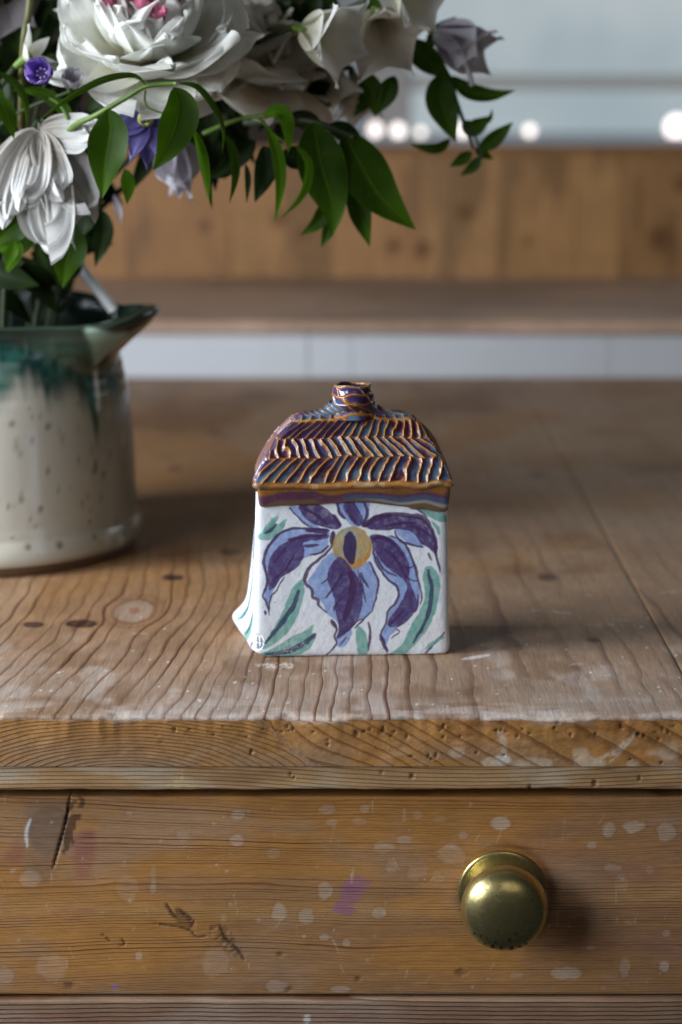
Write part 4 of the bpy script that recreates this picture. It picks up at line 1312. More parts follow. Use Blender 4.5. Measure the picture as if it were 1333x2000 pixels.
def leaf_mat(name, dark, light, rib, trans=.3):
    k = NT(name)
    u = k.attr('pu').outputs['Fac']
    v = k.attr('pv').outputs['Fac']
    n = k.noise(70, 4, .6)
    a = k.math('ABSOLUTE', v)
    c = k.mixc(k.math('ADD', k.math('MULTIPLY', n, .75), k.math('MULTIPLY', k.ss(.50, 1.0, u), .75), clamp=True), dark, light)
    c = k.mixc(k.math('MULTIPLY', k.ss(.66, .74, k.noise(160, 3, .6)), .5), c, (0.10, 0.085, 0.02))
    # side veins, midrib, pale margin
    vein = k.math('FRACT', k.math('ADD', k.math('MULTIPLY', u, 9.0), k.math('MULTIPLY', a, -2.2)))
    vn_ = k.math('MULTIPLY', k.ss(.86, .96, vein), .10)
    c = k.mixc(vn_, c, rib)
    c = k.mixc(k.math('MULTIPLY', k.math('SUBTRACT', 1.0, k.ss(.02, .07, a)), .65), c, rib)
    c = k.mixc(k.math('MULTIPLY', k.ss(.93, 1.0, a), .4), c, rib)
    k.l(c, k.b.inputs['Base Color'])
    k.b.inputs['Roughness'].default_value = .46
    k.b.inputs['Specular IOR Level'].default_value = .13
    nb = k.bump(vn_, .4, .0008)
    nb = k.bump(n, .25, .001, nb)
    k.l(nb, k.b.inputs['Normal'])
    tr = k.n('ShaderNodeBsdfTranslucent')
    k.l(k.mixc(.5, c, light), tr.inputs['Color'])
    mx = k.n('ShaderNodeMixShader')
    mx.inputs[0].default_value = trans
    k.l(k.b.outputs[0], mx.inputs[1])
    k.l(tr.outputs[0], mx.inputs[2])
    k.l(mx.outputs[0], k.out.inputs[0])
    return k.m


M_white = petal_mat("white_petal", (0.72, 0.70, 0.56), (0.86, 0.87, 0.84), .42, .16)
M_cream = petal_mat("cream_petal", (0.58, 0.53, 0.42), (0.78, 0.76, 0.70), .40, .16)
M_ribbed = petal_mat("ribbed_white_petal", (0.36, 0.33, 0.29), (0.60, 0.60, 0.59), .22, .42)
M_lilac = petal_mat("lilac_petal", (0.42, 0.39, 0.46), (0.66, 0.64, 0.70), .4)
M_dim = petal_mat("dimmed_mauve_petal", (0.10, 0.085, 0.095), (0.17, 0.15, 0.16), .2)  # mauve petal dimmed, the corner's shadow put into its colour
M_pink = petal_mat("magenta_petal", (0.30, 0.006, 0.045), (0.50, 0.12, 0.22), .25)
M_purple = petal_mat("purple_petal", (0.16, 0.05, 0.42), (0.36, 0.26, 0.66), .25)
M_bluep = petal_mat("violet_petal", (0.10, 0.07, 0.32), (0.24, 0.22, 0.55), .25)
M_leaf = leaf_mat("glossy_leaf", (0.009, 0.026, 0.002), (0.048, 0.115, 0.003), (0.075, 0.150, 0.010))
M_bright = leaf_mat("bright_leaf", (0.045, 0.130, 0.005), (0.115, 0.270, 0.010), (0.16, 0.32, 0.03), .45)
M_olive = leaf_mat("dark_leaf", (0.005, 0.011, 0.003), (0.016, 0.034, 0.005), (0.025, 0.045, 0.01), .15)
M_stem = plain("green_stem", (0.085, 0.155, 0.018), .5, 150, .3)
M_stemd = plain("dark_stem", (0.020, 0.034, 0.010), .6, 150, .4)
M_olstem = plain("olive_stem", (0.085, 0.085, 0.022), .6, 150, .4)
M_yel = plain("yellow_green_stamens", (0.45, 0.48, 0.10), .6, 400, .4)
M_pale = plain("white_stem", (0.82, 0.84, 0.84), .4, 90, .1)


def unit(v):
    v = np.asarray(v, float)
    return v / (np.linalg.norm(v) + 1e-12)


SHAPES = {
    'round': lambda u: np.clip(1 - (np.abs(u - .64) / np.where(u < .64, .66, .3605)) ** 2.5, 0, 1) ** .5,
    'blade': lambda u: np.sin(np.pi * np.clip(u, 0, 1) ** .85) ** .8 * (1 - .25 * u),
    'leaf': lambda u: (np.sin(np.pi * np.clip(u, 0, 1) ** .80) ** .85) * (1 - .38 * u ** 2.2),
    'lobe': lambda u: np.clip(.34 + .72 * np.sin(np.pi * np.clip(u * .92, 0, 1) ** .9) - .30 * u ** 1.5, 0, 2) * np.clip((1 - u) / .42, 0, 1) ** .75,
}


def petal(name, B, D, Nn, L, W, mat, parent, shape='round', cup=.3, curl=0.5, ruff=0.0, notch=0.0, rib=0.0, nu=18, nv=15, seed=0, curl0=0.0, loc=None, fl=0.0):
    D, Nn = unit(D), np.asarray(Nn, float)
    Nn = unit(Nn - D * np.dot(Nn, D))
    S = np.cross(D, Nn)
    u = np.linspace(0, 1, nu)[:, None]
    v = np.linspace(-1, 1, nv)[None, :]
    th = curl0 + curl * u[:, 0]
    ds = L / (nu - 1)
    a = np.concatenate([[0], np.cumsum(np.cos(th[:-1]) * ds)])[:, None]
    b = np.concatenate([[0], np.cumsum(np.sin(th[:-1]) * ds)])[:, None]
    hw = W / 2 * SHAPES[shape](u)
    lv = 1 + notch * (vn(v * 3.2 + seed * 3.3, v * 0, seed % 40) - .5) * 2 * u ** 2 + notch * .7 * (vn(v * 9 + seed, v * 0, 3 + seed % 40) - .5) * u ** 3
    up = cup * (1 - .75 * u) * hw * v ** 2 + ruff * L * (.55 * np.sin(v * 2.6 + seed * 1.7 + u * 1.5) + .5 * (vn(v * 3.0 + seed * 1.7, u * 2.2, 5 + seed % 40) - .5)) * u ** 1.6
    up = up + ruff * .32 * L * np.sin(v * (8 + seed % 4) + seed + 2 * u) * u ** 3.5 * (.4 + vn(v * 3 + seed, u * 2, 8))
    if rib:
        up = up + rib * W * 3.2 * (vn(v * 6.5 + seed * 2.1 + .8 * u, u * 1.1, 17) - .5 + .6 * (vn(v * 14 + seed, u * 2.2, 19) - .5)) * np.clip(u * 4, 0, 1)
    if fl:
        up = up + fl * hw * np.sin(u * 6 + seed) * v
    tx = -np.sin(th)[:, None]
    tn = np.cos(th)[:, None]
    A = a * lv + tx * up
    Bn = b * lv + tn * up
    co = np.asarray(B, float) + A[..., None] * D + Bn[..., None] * Nn + (hw * v)[..., None] * S
    o = raw_obj(name, co.reshape(-1, 3), grid_faces(nu, nv), mat, parent, loc)
    set_f(o, 'pu', np.broadcast_to(u, (nu, nv)))
    set_f(o, 'pv', np.broadcast_to(v, (nu, nv)))
    return o


def frame(axis):
    a = unit(axis)
    r = np.array([0, 0, 1.0]) if abs(a[2]) < .9 else np.array([1.0, 0, 0])
    e1 = unit(np.cross(r, a))
    return a, e1, np.cross(a, e1)


MOUTH = np.array([JC[0], JC[1], 0.0])


def stem_to_jug(parent, P, mat=None, r=(.0016, .0020), k=0):
    a = np.array([JC[0] + .03 * math.cos(k * 2.4), JC[1] + .03 * math.sin(k * 2.4), 0.07])
    m = np.array([JC[0] + .045 * math.cos(k * 2.4), JC[1] + .035 * math.sin(k * 2.4), 0.150])
    P = np.asarray(P, float)
    mid = P * .55 + m * .45 + np.array([0, .022, .030])
    m2 = P * .12 + m * .88 + np.array([0, .012, .026])
    tube("stem", [P, mid, m2, m, a], r, mat or M_stemd, parent, n=7)


def peony(px, py, Y, axis, R, label, mats, seed, rings, k=0, pink=True):
    c = at(px, py, Y)
    a, e1, e2 = frame(axis)
    t = thing("peony", c, label, "peony")
    n = seed
    for (cnt_, ln, wd, op, curl, ruff, off) in rings:
        for i in range(cnt_):
            r_ = np.random.default_rng(seed * 100 + n)
            ph = 2 * np.pi * (i + off) / cnt_ + r_.uniform(-.15, .15)
            rad = np.cos(ph) * e1 + np.sin(ph) * e2
            o_ = math.radians(op + r_.uniform(-7, 7))
            D = np.cos(o_) * a + np.sin(o_) * rad
            N = np.cos(o_) * rad * -1 + np.sin(o_) * a
            B = c + rad * R * .06 * (op / 60)
            petal("petal", B, D, N, R * ln * r_.uniform(.92, 1.08), R * wd * r_.uniform(.9, 1.1), mats[0] if r_.random() > .12 else mats[1], t, 'round',
                  .42, curl * r_.uniform(.8, 1.2), ruff, .17, seed=n, nu=26, nv=33)
            n += 1
    if pink:
        for i in range(16):
            r_ = np.random.default_rng(seed * 100 + n)
            ph = i * 2.4
            rad = np.cos(ph) * e1 + np.sin(ph) * e2
            o_ = math.radians(8 + 34 * r_.random())
            D = np.cos(o_) * a + np.sin(o_) * rad
            N = -np.cos(o_) * rad + np.sin(o_) * a
            petal("heart_petal", c + rad * R * .05 + a * R * .26, D, N, R * r_.uniform(.60, .85), R * .26, M_pink, t, 'round', .6, .3, .12, .25, seed=n, nu=12, nv=9)
            n += 1
    stem_to_jug(t, c - a * .002, k=k)
    return t


big_rings = [(6, .66, .95, 108, .25, .09, .3), (7, .90, 1.05, 90, .45, .11, 0), (8, .95, 1.0, 72, .75, .12, .5), (8, .92, .86, 56, 1.0, .13, .2),
             (9, .84, .72, 42, 1.1, .15, .6), (9, .74, .56, 30, .8, .17, .1), (9, .62, .44, 20, .5, .20, .5)]
peony(296, 108, .222, (0.02, -.66, .76), .051, "large white peony with a magenta heart, front of the bouquet", (M_white, M_white), 3, big_rings, 0)
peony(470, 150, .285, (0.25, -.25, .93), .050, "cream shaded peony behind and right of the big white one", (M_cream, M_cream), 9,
      [(7, 1.0, .95, 108, .4, .14, .3), (8, 1.0, .95, 80, .5, .16, 0), (8, .95, .85, 58, .6, .18, .5), (8, .8, .7, 36, .5, .2, .2)], 1, False)


def bell(px, py, Y, axis, L, W, label, mat, seed, k=0, n=5, group=None, open_=.42, flare=.9, cat="bellflower", stem=True, nm="bellflower", lobes='lobe'):
    c = at(px, py, Y)
    a, e1, e2 = frame(axis)
    t = thing(nm, c, label, cat, group)
    for i in range(n):
        ph = 2 * np.pi * i / n + seed
        rad = np.cos(ph) * e1 + np.sin(ph) * e2
        D = np.cos(open_) * a + np.sin(open_) * rad
        N = np.cos(open_) * rad - np.sin(open_) * a
        petal("petal", c + rad * .0012, D, N, L * (1 + .06 * math.sin(i * 5 + seed)), W, mat, t, lobes, -.35, flare, .05, .05, seed=seed * 7 + i, nu=16, nv=11, curl0=-.25)
    petal_c = tube("calyx", [c - a * .006, c - a * .001, c + a * .004], (.0016, .0034), M_stem, t, n=10)
    if stem:
        stem_to_jug(t, c - a * .006, k=k)
    return t


bell(592, 58, .225, (.80, -.50, -.22), .036, .032, "bright white bellflower facing right with a long curled lower lobe", M_white, 1, 2, open_=.45, flare=1.1)
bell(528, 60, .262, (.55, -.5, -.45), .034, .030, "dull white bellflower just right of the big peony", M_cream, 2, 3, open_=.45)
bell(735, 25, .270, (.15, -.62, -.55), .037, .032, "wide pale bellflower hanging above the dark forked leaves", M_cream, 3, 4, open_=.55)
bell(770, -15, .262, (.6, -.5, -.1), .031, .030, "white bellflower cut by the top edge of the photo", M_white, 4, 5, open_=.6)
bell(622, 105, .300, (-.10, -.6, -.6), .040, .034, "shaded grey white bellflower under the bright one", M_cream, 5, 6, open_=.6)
bell(690, 150, .310, (.2, -.4, -.8), .028, .022, "small shaded bellflower drooping between leaves", M_cream, 6, 7, open_=.4)
bell(852, 62, .300, (.86, -.25, -.42), .036, .029, "lilac grey bellflower hanging alone at the right tip of the spray", M_lilac, 7, 8, open_=.36, flare=.75)
bell(338, 268, .285, (.15, -.3, -.95), .034, .028, "faded lilac blossom hanging below the violet flower", M_lilac, 11, 9, open_=.25, flare=.3)
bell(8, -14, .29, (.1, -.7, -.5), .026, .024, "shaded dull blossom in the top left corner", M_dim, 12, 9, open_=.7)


# drooping ribbed flower, lower left
def droop():
    c = at(78, 258, .192)
    t = thing("clematis_flower", c, "drooping ribbed white flower hanging over the jug's mouth at left", "clematis flower")
    spec = [((18, 420), .028, .45, .182), ((96, 474), .031, .30, .176), ((165, 400), .029, .35, .184), ((48, 395), .020, .6, .172), ((188, 262), .021, .35, .182), ((-30, 400), .026, .4, .19), ((135, 446), .026, .15, .192), ((120, 380), .018, .5, .176)]
    for i, ((tx, ty), W, cu, yy) in enumerate(spec):
        T = at(tx, ty, yy)
        D = T - c
        petal("petal", c, D, (0.25 * (-1) ** i, -1, .25), np.linalg.norm(D) * 1.04, W, M_ribbed, t, 'round', .25, cu, .13, .22, rib=.034, seed=30 + i, nu=30, nv=41, curl0=-cu * .45)
    petal("petal", c + (0, 0.01, 0), at(140, 395, .225) - c, (0, -1, 0), .034, .030, M_lilac, t, 'round', .2, .2, .05, .1, seed=38)
    tube("calyx", [c + (0, .006, .006), c + (0, .004, 0), c + (0, .003, -.003)], (.0015, .0025), M_stemd, t)
    stem_to_jug(t, c + np.array([0, .003, .006]), k=10)


droop()


def small_cup(px, py, Y, R, label, mat, seed, axis, k, inner=True):
    c = at(px, py, Y)
    a, e1, e2 = frame(axis)
    b = c - a * R * .9
    t = thing("purple_bud", c, label, "flower bud")
    for i in range(6):
        ph = i * 2 * np.pi / 6 + seed
        rad = np.cos(ph) * e1 + np.sin(ph) * e2
        D = .72 * a + .7 * rad
        petal("petal", b, D, a - rad, R * 2.35, R * 1.5, mat, t, 'round', .45, .9, .04, .08, seed=seed * 9 + i, nu=12, nv=9)
    if inner:
        for i in range(7):
            ph = i * 2 * np.pi / 7
            rad = np.cos(ph) * e1 + np.sin(ph) * e2
            tube("stamen", [b, b + a * R * 1.0 + rad * R * .32], (.0004, .0007), M_lilac_s, t, n=6)
    tube("calyx", [b - a * .004, b, b + a * .002], (.001, .0032), M_stem, t)
    stem_to_jug(t, b - a * .004, k=k, r=(.0009, .0012))


M_lilac_s = plain("lilac_stamen", (0.55, 0.45, 0.70), .6)
small_cup(82, 143, .178, .0072, "open purple bud, larger of two beside the peony", M_purple, 1, (-.15, -.95, .2), 11)
small_cup(140, 160, .180, .0054, "half closed pale purple bud right of the open one", M_lilac, 2, (.25, -.8, .55), 12, False)


def larkspur():
    c = at(285, 232, .192)
    a, e1, e2 = frame((.05, -.9, -.15))
    t = thing("larkspur_flower", c, "violet blue flower with yellow green centre between two front leaves", "larkspur flower")
    for i in range(9):
        ph = math.pi * 1.5 + (i - 4) * .38
        rad = np.cos(ph) * np.array([1, 0, 0]) + np.sin(ph) * np.array([0, 0, 1])
        L = .0165 + .008 * math.exp(-((i - 4) / 2.0) ** 2)
        D = rad + .25 * a * (i % 2)
        petal("petal", c + (0, .001 * i, 0), D, (0, -1, .1), L, .0105, M_bluep, t, 'blade', .3, .3, .14, .1, seed=50 + i, nu=14, nv=11)
    tube("centre", [c + a * .0005, c + a * .0035], (.0042, .0026), M_yel, t, n=12)
    tube("centre_eye", [c + a * .0035, c + a * .0042], (.0014, .0012), M_stemd, t, n=10)
    stem_to_jug(t, c - a * .002, k=13, r=(.0010, .0014))


larkspur()
bell(46, 118, .215, (.75, -.4, .50), .017, .008, "small pale green white star blossom above the purple bud", M_white, 8, 14, open_=.8, flare=.3, nm="star_blossom", cat="small blossom", lobes='blade')


# ---- leaves
def leaf(parent, pts, W, Y, mat, tilt=0.0, dY=0.0, fold=.25, seed=0, name="leaf", loc=None, dYm=0.0):
    """pts: spine in photo pixels, W: full width in photo pixels, Y: distance plane, tilt: turn of the blade about its spine"""
    q = smooth(pts, False, 8) if len(pts) > 2 else smooth([pts[0], ((pts[0][0] + pts[1][0]) / 2 + 2, (pts[0][1] + pts[1][1]) / 2), pts[1]], False, 10)
    n = 26
    L = np.concatenate([[0], np.cumsum(np.hypot(*np.diff(q, axis=0).T))])
    tt = np.linspace(0, 1, n)
    X = np.interp(tt * L[-1], L, q[:, 0])
    Yp = np.interp(tt * L[-1], L, q[:, 1])
    sp = np.array([at(x, y, Y + dY * t + dYm * math.sin(math.pi * t)) for x, y, t in zip(X, Yp, tt)])
    scale = (Y + .8485) * 1.0 / 4000 * 1.02
    hw = W / 2 * scale * SHAPES['leaf'](tt)
    T = np.gradient(sp, axis=0)
    T /= np.linalg.norm(T, axis=1)[:, None]
    view = unit(sp.mean(0) - CAM) * -1
    S = np.cross(T, view)
    S /= np.linalg.norm(S, axis=1)[:, None]
    Nn = np.cross(S, T)
    S2 = S * math.cos(tilt) + Nn * math.sin(tilt)
    N2 = -S * math.sin(tilt) + Nn * math.cos(tilt)
    v = np.linspace(-1, 1, 13)
    co = sp[:, None, :] + (hw[:, None] * v[None])[..., None] * S2[:, None, :]
    wave = .10 * np.sin(tt * 9 + seed)[:, None] * v[None] ** 3 * np.sign(v)[None]
    co = co - (hw[:, None] * (-fold * np.abs(v)[None] ** 1.2 + wave + .04))[..., None] * N2[:, None, :]
    o = raw_obj(name, co.reshape(-1, 3), grid_faces(n, 13), mat, parent, loc)
    set_f(o, 'pu', np.broadcast_to(tt[:, None], (n, 13)))
    set_f(o, 'pv', np.broadcast_to(v[None], (n, 13)))
    return o


def sprig(name, label, cat, stems, leaves, base=None, k=0, group=None):
    p0 = at(stems[0][0][0][0], stems[0][0][0][1], stems[0][1])
    t = thing(name, p0, label, cat, group)
    for pts, Y, r, m in stems:
        dd = [at(p[0], p[1], Y if len(p) < 3 else p[2]) for p in pts]
        tube("stem", dd, r, m, t, n=8)
    for i, lf in enumerate(leaves):
        pts, W, Y, m = lf[:4]
        kw = lf[4] if len(lf) > 4 else {}
        leaf(t, pts, W, Y, m, seed=i * 1.7 + k, **kw)
    return t


sprig("leafy_sprig", "bright vine sprig arching in front of the big peony with two hanging pointed leaves", "leafy sprig",
      [([(100, 330, .25), (135, 256, .19), (190, 224, .17), (245, 192, .165), (288, 168, .162), (345, 163, .160)], .17, (.0017, .0010), M_stem),
       ([(284, 176), (283, 195), (290, 210), (320, 222)], .168, (.0007, .0005), M_stem), ([(137, 256), (133, 230), (118, 205), (95, 190)], .19, (.0014, .0007), M_stem)],
      [([(212, 212), (216, 255), (206, 320), (200, 388)], 80, .160, M_leaf, dict(fold=.28, tilt=-.15)),
       ([(340, 170), (350, 215), (330, 280), (300, 333)], 78, .156, M_leaf, dict(fold=.45, tilt=.30)),
       ([(288, 168), (262, 146), (205, 155), (135, 190), (66, 244)], 26, .158, M_leaf, dict(tilt=1.0, fold=.15)),
       ([(348, 163), (385, 170), (415, 208), (436, 255), (434, 302)], 22, .160, M_leaf, dict(tilt=.9)),
       ([(378, 252), (390, 285), (402, 340), (410, 398)], 24, .168, M_bright, dict(tilt=.5)),
       ([(130, 252), (128, 215), (80, 180), (20, 176)], 30, .20, M_leaf, dict(tilt=.4)),
       ([(245, 330), (250, 360), (249, 400)], 30, .19, M_bright, dict(tilt=.3))], k=1)
sprig("leafy_sprig", "sprig of narrow curling bright green leaves below the cream peony", "leafy sprig",
      [([(400, 260, .27), (470, 232, .22), (540, 226, .205), (560, 235, .205)], .21, (.0013, .0008), M_stem), ([(505, 228), (525, 250), (545, 270), (578, 282)], .21, (.0009, .0006), M_stem)],
      [([(515, 226), (545, 218), (562, 245), (563, 300)], 34, .200, M_bright, dict(tilt=.5)),
       ([(520, 246), (542, 300), (548, 360), (537, 437)], 26, .204, M_bright, dict(tilt=.2)),
       ([(576, 284), (602, 315), (600, 355), (582, 392), (548, 428)], 22, .205, M_bright, dict(tilt=.6)),
       ([(440, 262), (456, 300), (459, 350), (448, 398)], 22, .20, M_leaf, dict(tilt=.5)),
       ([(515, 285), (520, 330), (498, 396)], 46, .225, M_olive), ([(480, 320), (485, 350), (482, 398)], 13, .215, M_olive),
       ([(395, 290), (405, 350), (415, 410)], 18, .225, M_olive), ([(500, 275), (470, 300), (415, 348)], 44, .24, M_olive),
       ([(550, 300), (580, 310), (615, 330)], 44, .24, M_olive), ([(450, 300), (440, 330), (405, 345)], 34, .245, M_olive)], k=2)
sprig("leafy_sprig", "cluster of broad dark leaves hanging at the bouquet's lower right", "leafy sprig",
      [([(480, 240, .28), (560, 235, .25), (620, 240, .235), (690, 268, .235)], .24, (.0022, .0014), M_stemd)],
      [([(612, 238), (628, 320), (650, 400), (650, 462)], 96, .232, M_leaf, dict(fold=.18)),
       ([(672, 258), (705, 320), (745, 385), (813, 449)], 96, .236, M_leaf, dict(fold=.18, tilt=.2)),
       ([(692, 350), (705, 420), (723, 482)], 48, .245, M_leaf),
       ([(650, 380), (625, 430), (586, 461)], 34, .25, M_leaf), ([(650, 420), (642, 450), (628, 484)], 26, .25, M_leaf),
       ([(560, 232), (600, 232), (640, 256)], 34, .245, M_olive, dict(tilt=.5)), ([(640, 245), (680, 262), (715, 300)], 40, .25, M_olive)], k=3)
sprig("leafy_sprig", "branch of dark leaves reaching furthest right, with tiny leaves at its tip", "leafy sprig",
      [([(640, 90, .33), (720, 70, .32), (800, 75, .305), (870, 150, .30), (905, 235, .30), (925, 290, .30)], .30, (.0020, .0009), M_stemd),
       ([(905, 245), (925, 262), (940, 300), (925, 320)], .30, (.0009, .0006), M_stemd)],
      [([(868, 140), (862, 190), (875, 235), (892, 278)], 64, .296, M_leaf),
       ([(796, 78), (840, 120), (885, 155)], 52, .296, M_leaf), ([(880, 148), (915, 178), (960, 186), (1008, 177)], 34, .296, M_leaf, dict(tilt=.3)),
       ([(880, 270), (850, 290), (800, 280)], 24, .30, M_leaf, dict(tilt=.5)), ([(905, 236), (925, 250), (960, 226)], 34, .30, M_leaf),
       ([(935, 292), (962, 275), (1003, 238)], 32, .30, M_leaf), ([(922, 296), (905, 310), (878, 326)], 24, .30, M_leaf),
       ([(940, 305), (925, 325), (898, 344)], 22, .30, M_leaf), ([(928, 288), (945, 300), (965, 312)], 20, .305, M_leaf),
       ([(835, 100), (855, 60), (893, 32)], 26, .305, M_leaf), ([(945, 245), (958, 230), (962, 212)], 10, .30, M_leaf)], k=4)
sprig("leafy_sprig", "dark forked pair of leaves under the wide pale bellflower", "leafy sprig",
      [([(700, 90, .30), (720, 120, .29), (728, 150, .285)], .285, (.0012, .0008), M_stemd)],
      [([(700, 145), (725, 175), (732, 226)], 46, .283, M_leaf), ([(772, 148), (755, 185), (732, 228)], 40, .283, M_leaf), ([(725, 170), (712, 200), (690, 228)], 30, .29, M_leaf),
       ([(640, 100), (655, 130), (668, 145)], 22, .275, M_olive), ([(782, 85), (772, 95), (765, 104)], 18, .285, M_olive), ([(600, 190), (625, 200), (640, 235)], 36, .30, M_olive)], k=5)
sprig("leafy_sprig", "drooping dark leaves at the left edge above the ribbed flower", "leafy sprig",
      [([(60, 300, .24), (20, 230, .20), (-5, 150, .19)], .20, (.0014, .0009), M_stemd)],
      [([(-5, 140), (30, 165), (50, 205), (54, 252)], 22, .182, M_leaf, dict(tilt=.7)), ([(-10, 190), (12, 215), (28, 272)], 34, .186, M_leaf, dict(tilt=.3)),
       ([(-30, 160), (-5, 200), (8, 240)], 40, .19, M_leaf)], k=6)
sprig("leafy_sprig", "broad leaves hanging in front of the jug's dark mouth", "leafy sprig",
      [([(60, 440, .22), (100, 430, .22), (150, 420, .23)], .22, (.0012, .0010), M_stemd)],
      [([(105, 440), (135, 480), (128, 520), (122, 563)], 72, .205, M_leaf), ([(60, 425), (30, 440), (-20, 480)], 60, .20, M_leaf), ([(5, 440), (40, 460), (20, 512)], 60, .21, M_leaf),
       ([(-10, 480), (25, 485), (16, 534)], 42, .20, M_bright), ([(30, 470), (20, 500), (12, 530)], 26, .198, M_bright),
       ([(200, 410), (203, 455), (186, 522)], 40, .27, M_olive), ([(222, 380), (232, 410), (237, 440)], 14, .28, M_lilac)], k=7)
leaf(sprig("leafy_sprig", "upright olive stem and small leaves at the top left", "leafy sprig",
           [([(40, 330, .28), (46, 100, .23), (56, 30, .23), (62, -30, .23)], .23, (.0019, .0019), M_olstem)],
           [([(70, 100), (66, 88), (50, 92)], 18, .232, M_leaf)], k=8), [(700, -20), (735, 6), (752, 26)], 20, .25, M_leaf)

# tangle of shaded foliage and stems filling the bouquet behind
def tangle():
    V, Fc, PU, PV, off = [], [], [], [], 0
    r_ = np.random.default_rng(11)
    for i in range(620):
        if i < 430:
            px, py = r_.uniform(-260, 640), r_.uniform(-140, 360)
            if py > 300 - .25 * max(px - 250, 0) or (px > 250 and py > 275):
                continue
            Y = r_.uniform(.285, .36)
        else:
            px, py = r_.uniform(-330, 175), r_.uniform(300, 600)
            if py > 585 or px > 200 - (py - 300) * .2:
                continue
            Y = r_.uniform(.27, .37)
        p = at(px, py, Y)
        a = r_.uniform(0, 6.28)
        D = unit((math.cos(a), r_.uniform(-.5, .5), math.sin(a) - .5))
        N = unit((r_.uniform(-.6, .6), -1, r_.uniform(-.5, .8)))
        N = unit(N - D * N.dot(D))
        S = np.cross(D, N)
        L, W = r_.uniform(.018, .038), r_.uniform(.009, .017)
        u = np.linspace(0, 1, 8)[:, None]
        v = np.linspace(-1, 1, 5)[None]
        hw = W / 2 * SHAPES['leaf'](u)
        co = p + (u * L + 0 * v)[..., None] * D + (hw * v)[..., None] * S + (hw * np.abs(v) * .3 - .18 * L * u ** 2)[..., None] * N
        V.append(co.reshape(-1, 3))
        Fc.append(grid_faces(8, 5) + off)
        PU.append(np.broadcast_to(u, (8, 5)).ravel())
        PV.append(np.broadcast_to(v, (8, 5)).ravel())
        off += 40
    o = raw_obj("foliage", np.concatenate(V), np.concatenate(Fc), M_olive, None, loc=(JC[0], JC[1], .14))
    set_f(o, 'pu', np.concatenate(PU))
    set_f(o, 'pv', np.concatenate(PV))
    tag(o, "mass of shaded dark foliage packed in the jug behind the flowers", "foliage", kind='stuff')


tangle()
o = tube("cut_stem", [at(120, 480, .318), at(160, 528, .320), at(203, 580, .322), at(222, 605, .323)], .0032, M_pale, None, loc=at(205, 578, .322))
tag(o, "bare white cut stem leaning out over the jug's rim", "stem")

# ================================================================ BACKGROUND
M_wpaint = plain("white_painted_wood", (0.60, 0.63, 0.68), .5, 12, .08)


def far_board(name, x0, x1, y0, y1, z0, z1, parent, tint, seed, axis, knots=(), nx=24, nz=24):
    """a plank with a subdivided front/top so that its colours and knots vary"""
    o = box(name, x0, x1, y0, y1, z0, z1, M_far, parent)
    me = o.data
    import bmesh
    bm = bmesh.new()
    bm.from_mesh(me)
    bmesh.ops.subdivide_edges(bm, edges=bm.edges[:], cuts=nx, use_grid_fill=True)
    bm.to_mesh(me)
    bm.free()
    co = np.empty(len(me.vertices) * 3, np.float32)
    me.vertices.foreach_get("co", co)
    co = co.reshape(-1, 3) + origin_of(parent)
    X, Y, Z = co.T
    col = np.broadcast_to(np.array(tint), (len(X), 3)).copy()
    n = fbm(X * (30 if axis == 'z' else 6) + seed, (Z if axis == 'z' else Y) * 8, seed)
    col = mix(col, np.array(tint) * .62, sst(.42, .68, n))
    for a, b, r in knots:
        px, py = proj(X, Y, Z)
        col = mix(col, (0.14, 0.05, 0.012), .85 * sst(1.25, .35, np.hypot(px - a, (py - b)) / r))
    set_col(o, 'Col', col)
    if axis == 'z':
        ring = X * 130 + 2 * fbm(X * 10, Z * 6, seed + 2, 2)
    else:
        ring = Y * 90 + Z * 60 + 2 * fbm(X * 3, Y * 6, seed + 2, 2)
    set_f(o, 'ring', ring)
    set_f(o, 'rk', np.full(len(X), .5))
    return o


bench = thing("wooden_bench", (0, 1.15, -.02), "blurred pine bench unit of white risers, a long ledge and upright boards", "bench")
xs = [-.75, -.50, -.262, -.029, .010, .24, .48, .75]
for i in range(len(xs) - 1):
    box("white_panel", xs[i] + .0003, xs[i + 1] - .0003, .962 + (.001 if i == 3 else 0), .98, -.02, .0410, M_wpaint, bench, .001)
far_board("ledge", -.78, .78, .952, 1.312, .0412, .0520, bench, (0.60, 0.41, 0.30), 5, 'x')
bx = [-.78, -.66, -.55, -.44, -.335, -.225, -.115, -.010, .085, .165, .246, .292, .395, .50, .62, .78]
tints = [tuple((np.array(t_) * .45 + np.array((.40, .215, .085)) * .55) * (1.0, .94, .84)) for t_ in [(.38, .20, .07), (.36, .17, .06), (.40, .22, .09), (.34, .16, .05), (.38, .19, .065), (.36, .18, .065), (.40, .22, .09), (.38, .21, .10), (.41, .25, .12), (.37, .22, .10), (.39, .24, .11), (.24, .14, .06), (.30, .16, .06), (.26, .12, .04), (.32, .16, .06)]]
kn = [(770, 480, 20), (826, 487, 22), (910, 415, 22), (545, 428, 20), (595, 455, 16), (1290, 465, 30), (1030, 470, 10), (400, 440, 16), (1335, 360, 22)]
for i in range(len(bx) - 1):
    far_board("plank", bx[i] + .0002, bx[i + 1] - .0002, 1.3125 + .001 * (i % 2), 1.330, .0522, .1800, bench, tints[i], 11 + i, 'z', kn)
far_board("cap_rail", -.78, .78, 1.3085, 1.338, .1802, .1885, bench, (0.25, 0.115, 0.035), 31, 'x')

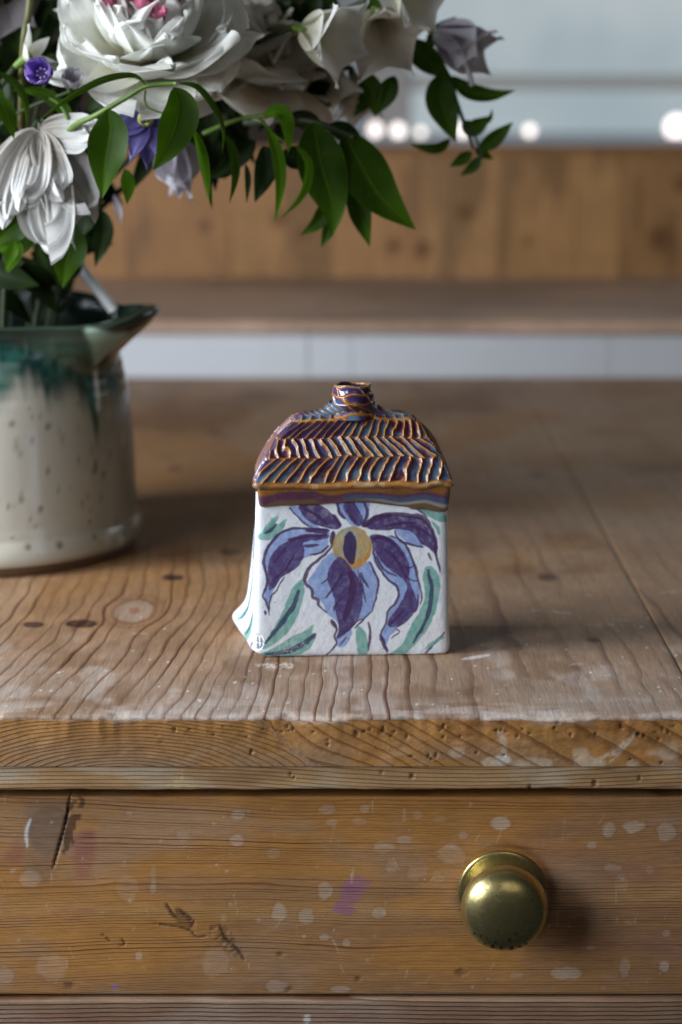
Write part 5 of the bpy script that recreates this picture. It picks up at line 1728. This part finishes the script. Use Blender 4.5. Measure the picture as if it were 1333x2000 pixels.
# window and wall beyond
M_wall = plain("dark_brown_wall", (0.085, 0.058, 0.042), .8, 3, .3)  # plain dark brown wall colour
M_bar = plain("pale_painted_bar", (0.80, 0.78, 0.74), .4, 6, .1)
M_frame = plain("grey_window_frame", (0.66, 0.62, 0.60), .5, 6, .1)
wall = box("back_wall", -1.6, -.012, 2.32, 2.42, -.6, 2.1, M_wall)
tag(wall, kind='structure')
wall['label'] = "dark brown wall left of the window"
win = thing("window", (.85, 2.35, -.1), "large bright out of focus window with a grey frame at the back right", "window")
k = NT("daylit_frosted_glass")
f = k.noise(2.6, 3, .5)
tc = k.n('ShaderNodeTexCoord')
sx = k.n('ShaderNodeSeparateXYZ')
k.l(tc.outputs['Object'], sx.inputs[0])
c = k.mixc(k.ss(.35, .68, f), (0.42, 0.52, 0.56), (0.64, 0.70, 0.72))
em = k.n('ShaderNodeEmission')
k.l(c, em.inputs['Color'])
em.inputs['Strength'].default_value = .95
mx = k.n('ShaderNodeMixShader')
mx.inputs[0].default_value = .85
k.l(k.b.outputs[0], mx.inputs[1])
k.l(em.outputs[0], mx.inputs[2])
k.l(mx.outputs[0], k.out.inputs[0])
k.b.inputs['Base Color'].default_value = (.5, .55, .6, 1)
k.b.inputs['Roughness'].default_value = .3
M_pane = k.m
box("pane", .108, .80, 2.370, 2.376, .252, 1.25, M_pane, win)
box("pane", .83, 1.7, 2.370, 2.376, .252, 1.25, M_pane, win)
box("pane", .108, .80, 2.371, 2.377, -.10, .228, M_pane, win)
box("pane", .83, 1.7, 2.371, 2.377, -.10, .228, M_pane, win)
box("glazing_bar", .108, 1.7, 2.355, 2.39, .228, .252, M_bar, win, .004)
box("frame_post", .040, .108, 2.34, 2.40, -.10, 1.25, M_frame, win, .004)
box("frame_post", .80, .83, 2.35, 2.40, -.10, 1.25, M_frame, win, .004)
box("head", .02, 1.7, 2.33, 2.41, 1.25, 1.31, M_frame, win, .004)
box("reveal", -.011, .0395, 2.33, 2.41, -.10, 1.25, M_wpaint, win, .002)

# glowing balls added to make the blurred glints along the sill
k = NT("glint_glow")
em = k.n('ShaderNodeEmission')
em.inputs['Color'].default_value = (1.0, .90, .86, 1)
em.inputs['Strength'].default_value = 3.0
k.l(em.outputs[0], k.out.inputs[0])
M_glint = k.m
import bmesh
bm = bmesh.new()
bmesh.ops.create_uvsphere(bm, u_segments=16, v_segments=10, radius=.0095)
sph = bpy.data.meshes.new("glint_ball")
bm.to_mesh(sph)
bm.free()
sph.materials.append(M_glint)
BPOS = [(733, 250, .9, "first added glint from the left on the sill, beside the brown wall"), (778, 252, .95, "pale round added glint on the sill, second from the left"),
        (822, 256, .6, "faint pinkish added glint on the sill behind the oval leaf"), (905, 252, .8, "added glint on the sill glowing between the oval leaf and tiny leaves"),
        (1035, 252, .75, "lone dim added glint on the sill right of the tiny leaves"), (1322, 245, 1.7, "brightest added glint on the sill at the right edge")]
for px, py, s, lb in BPOS:
    o = bpy.data.objects.new("added_glint", sph)
    C.objects.link(o)
    p = at(px, py + 3, 2.20)
    o.location = p
    o.scale = (s, s, s)
    tag(o, lb, "light bulb", "small added glints along the window sill")
sill = box("window_sill", -.012, 1.7, 2.12, 2.328, -.14, at(733, 252, 2.20)[2] - .0098, M_wpaint, win, .004)
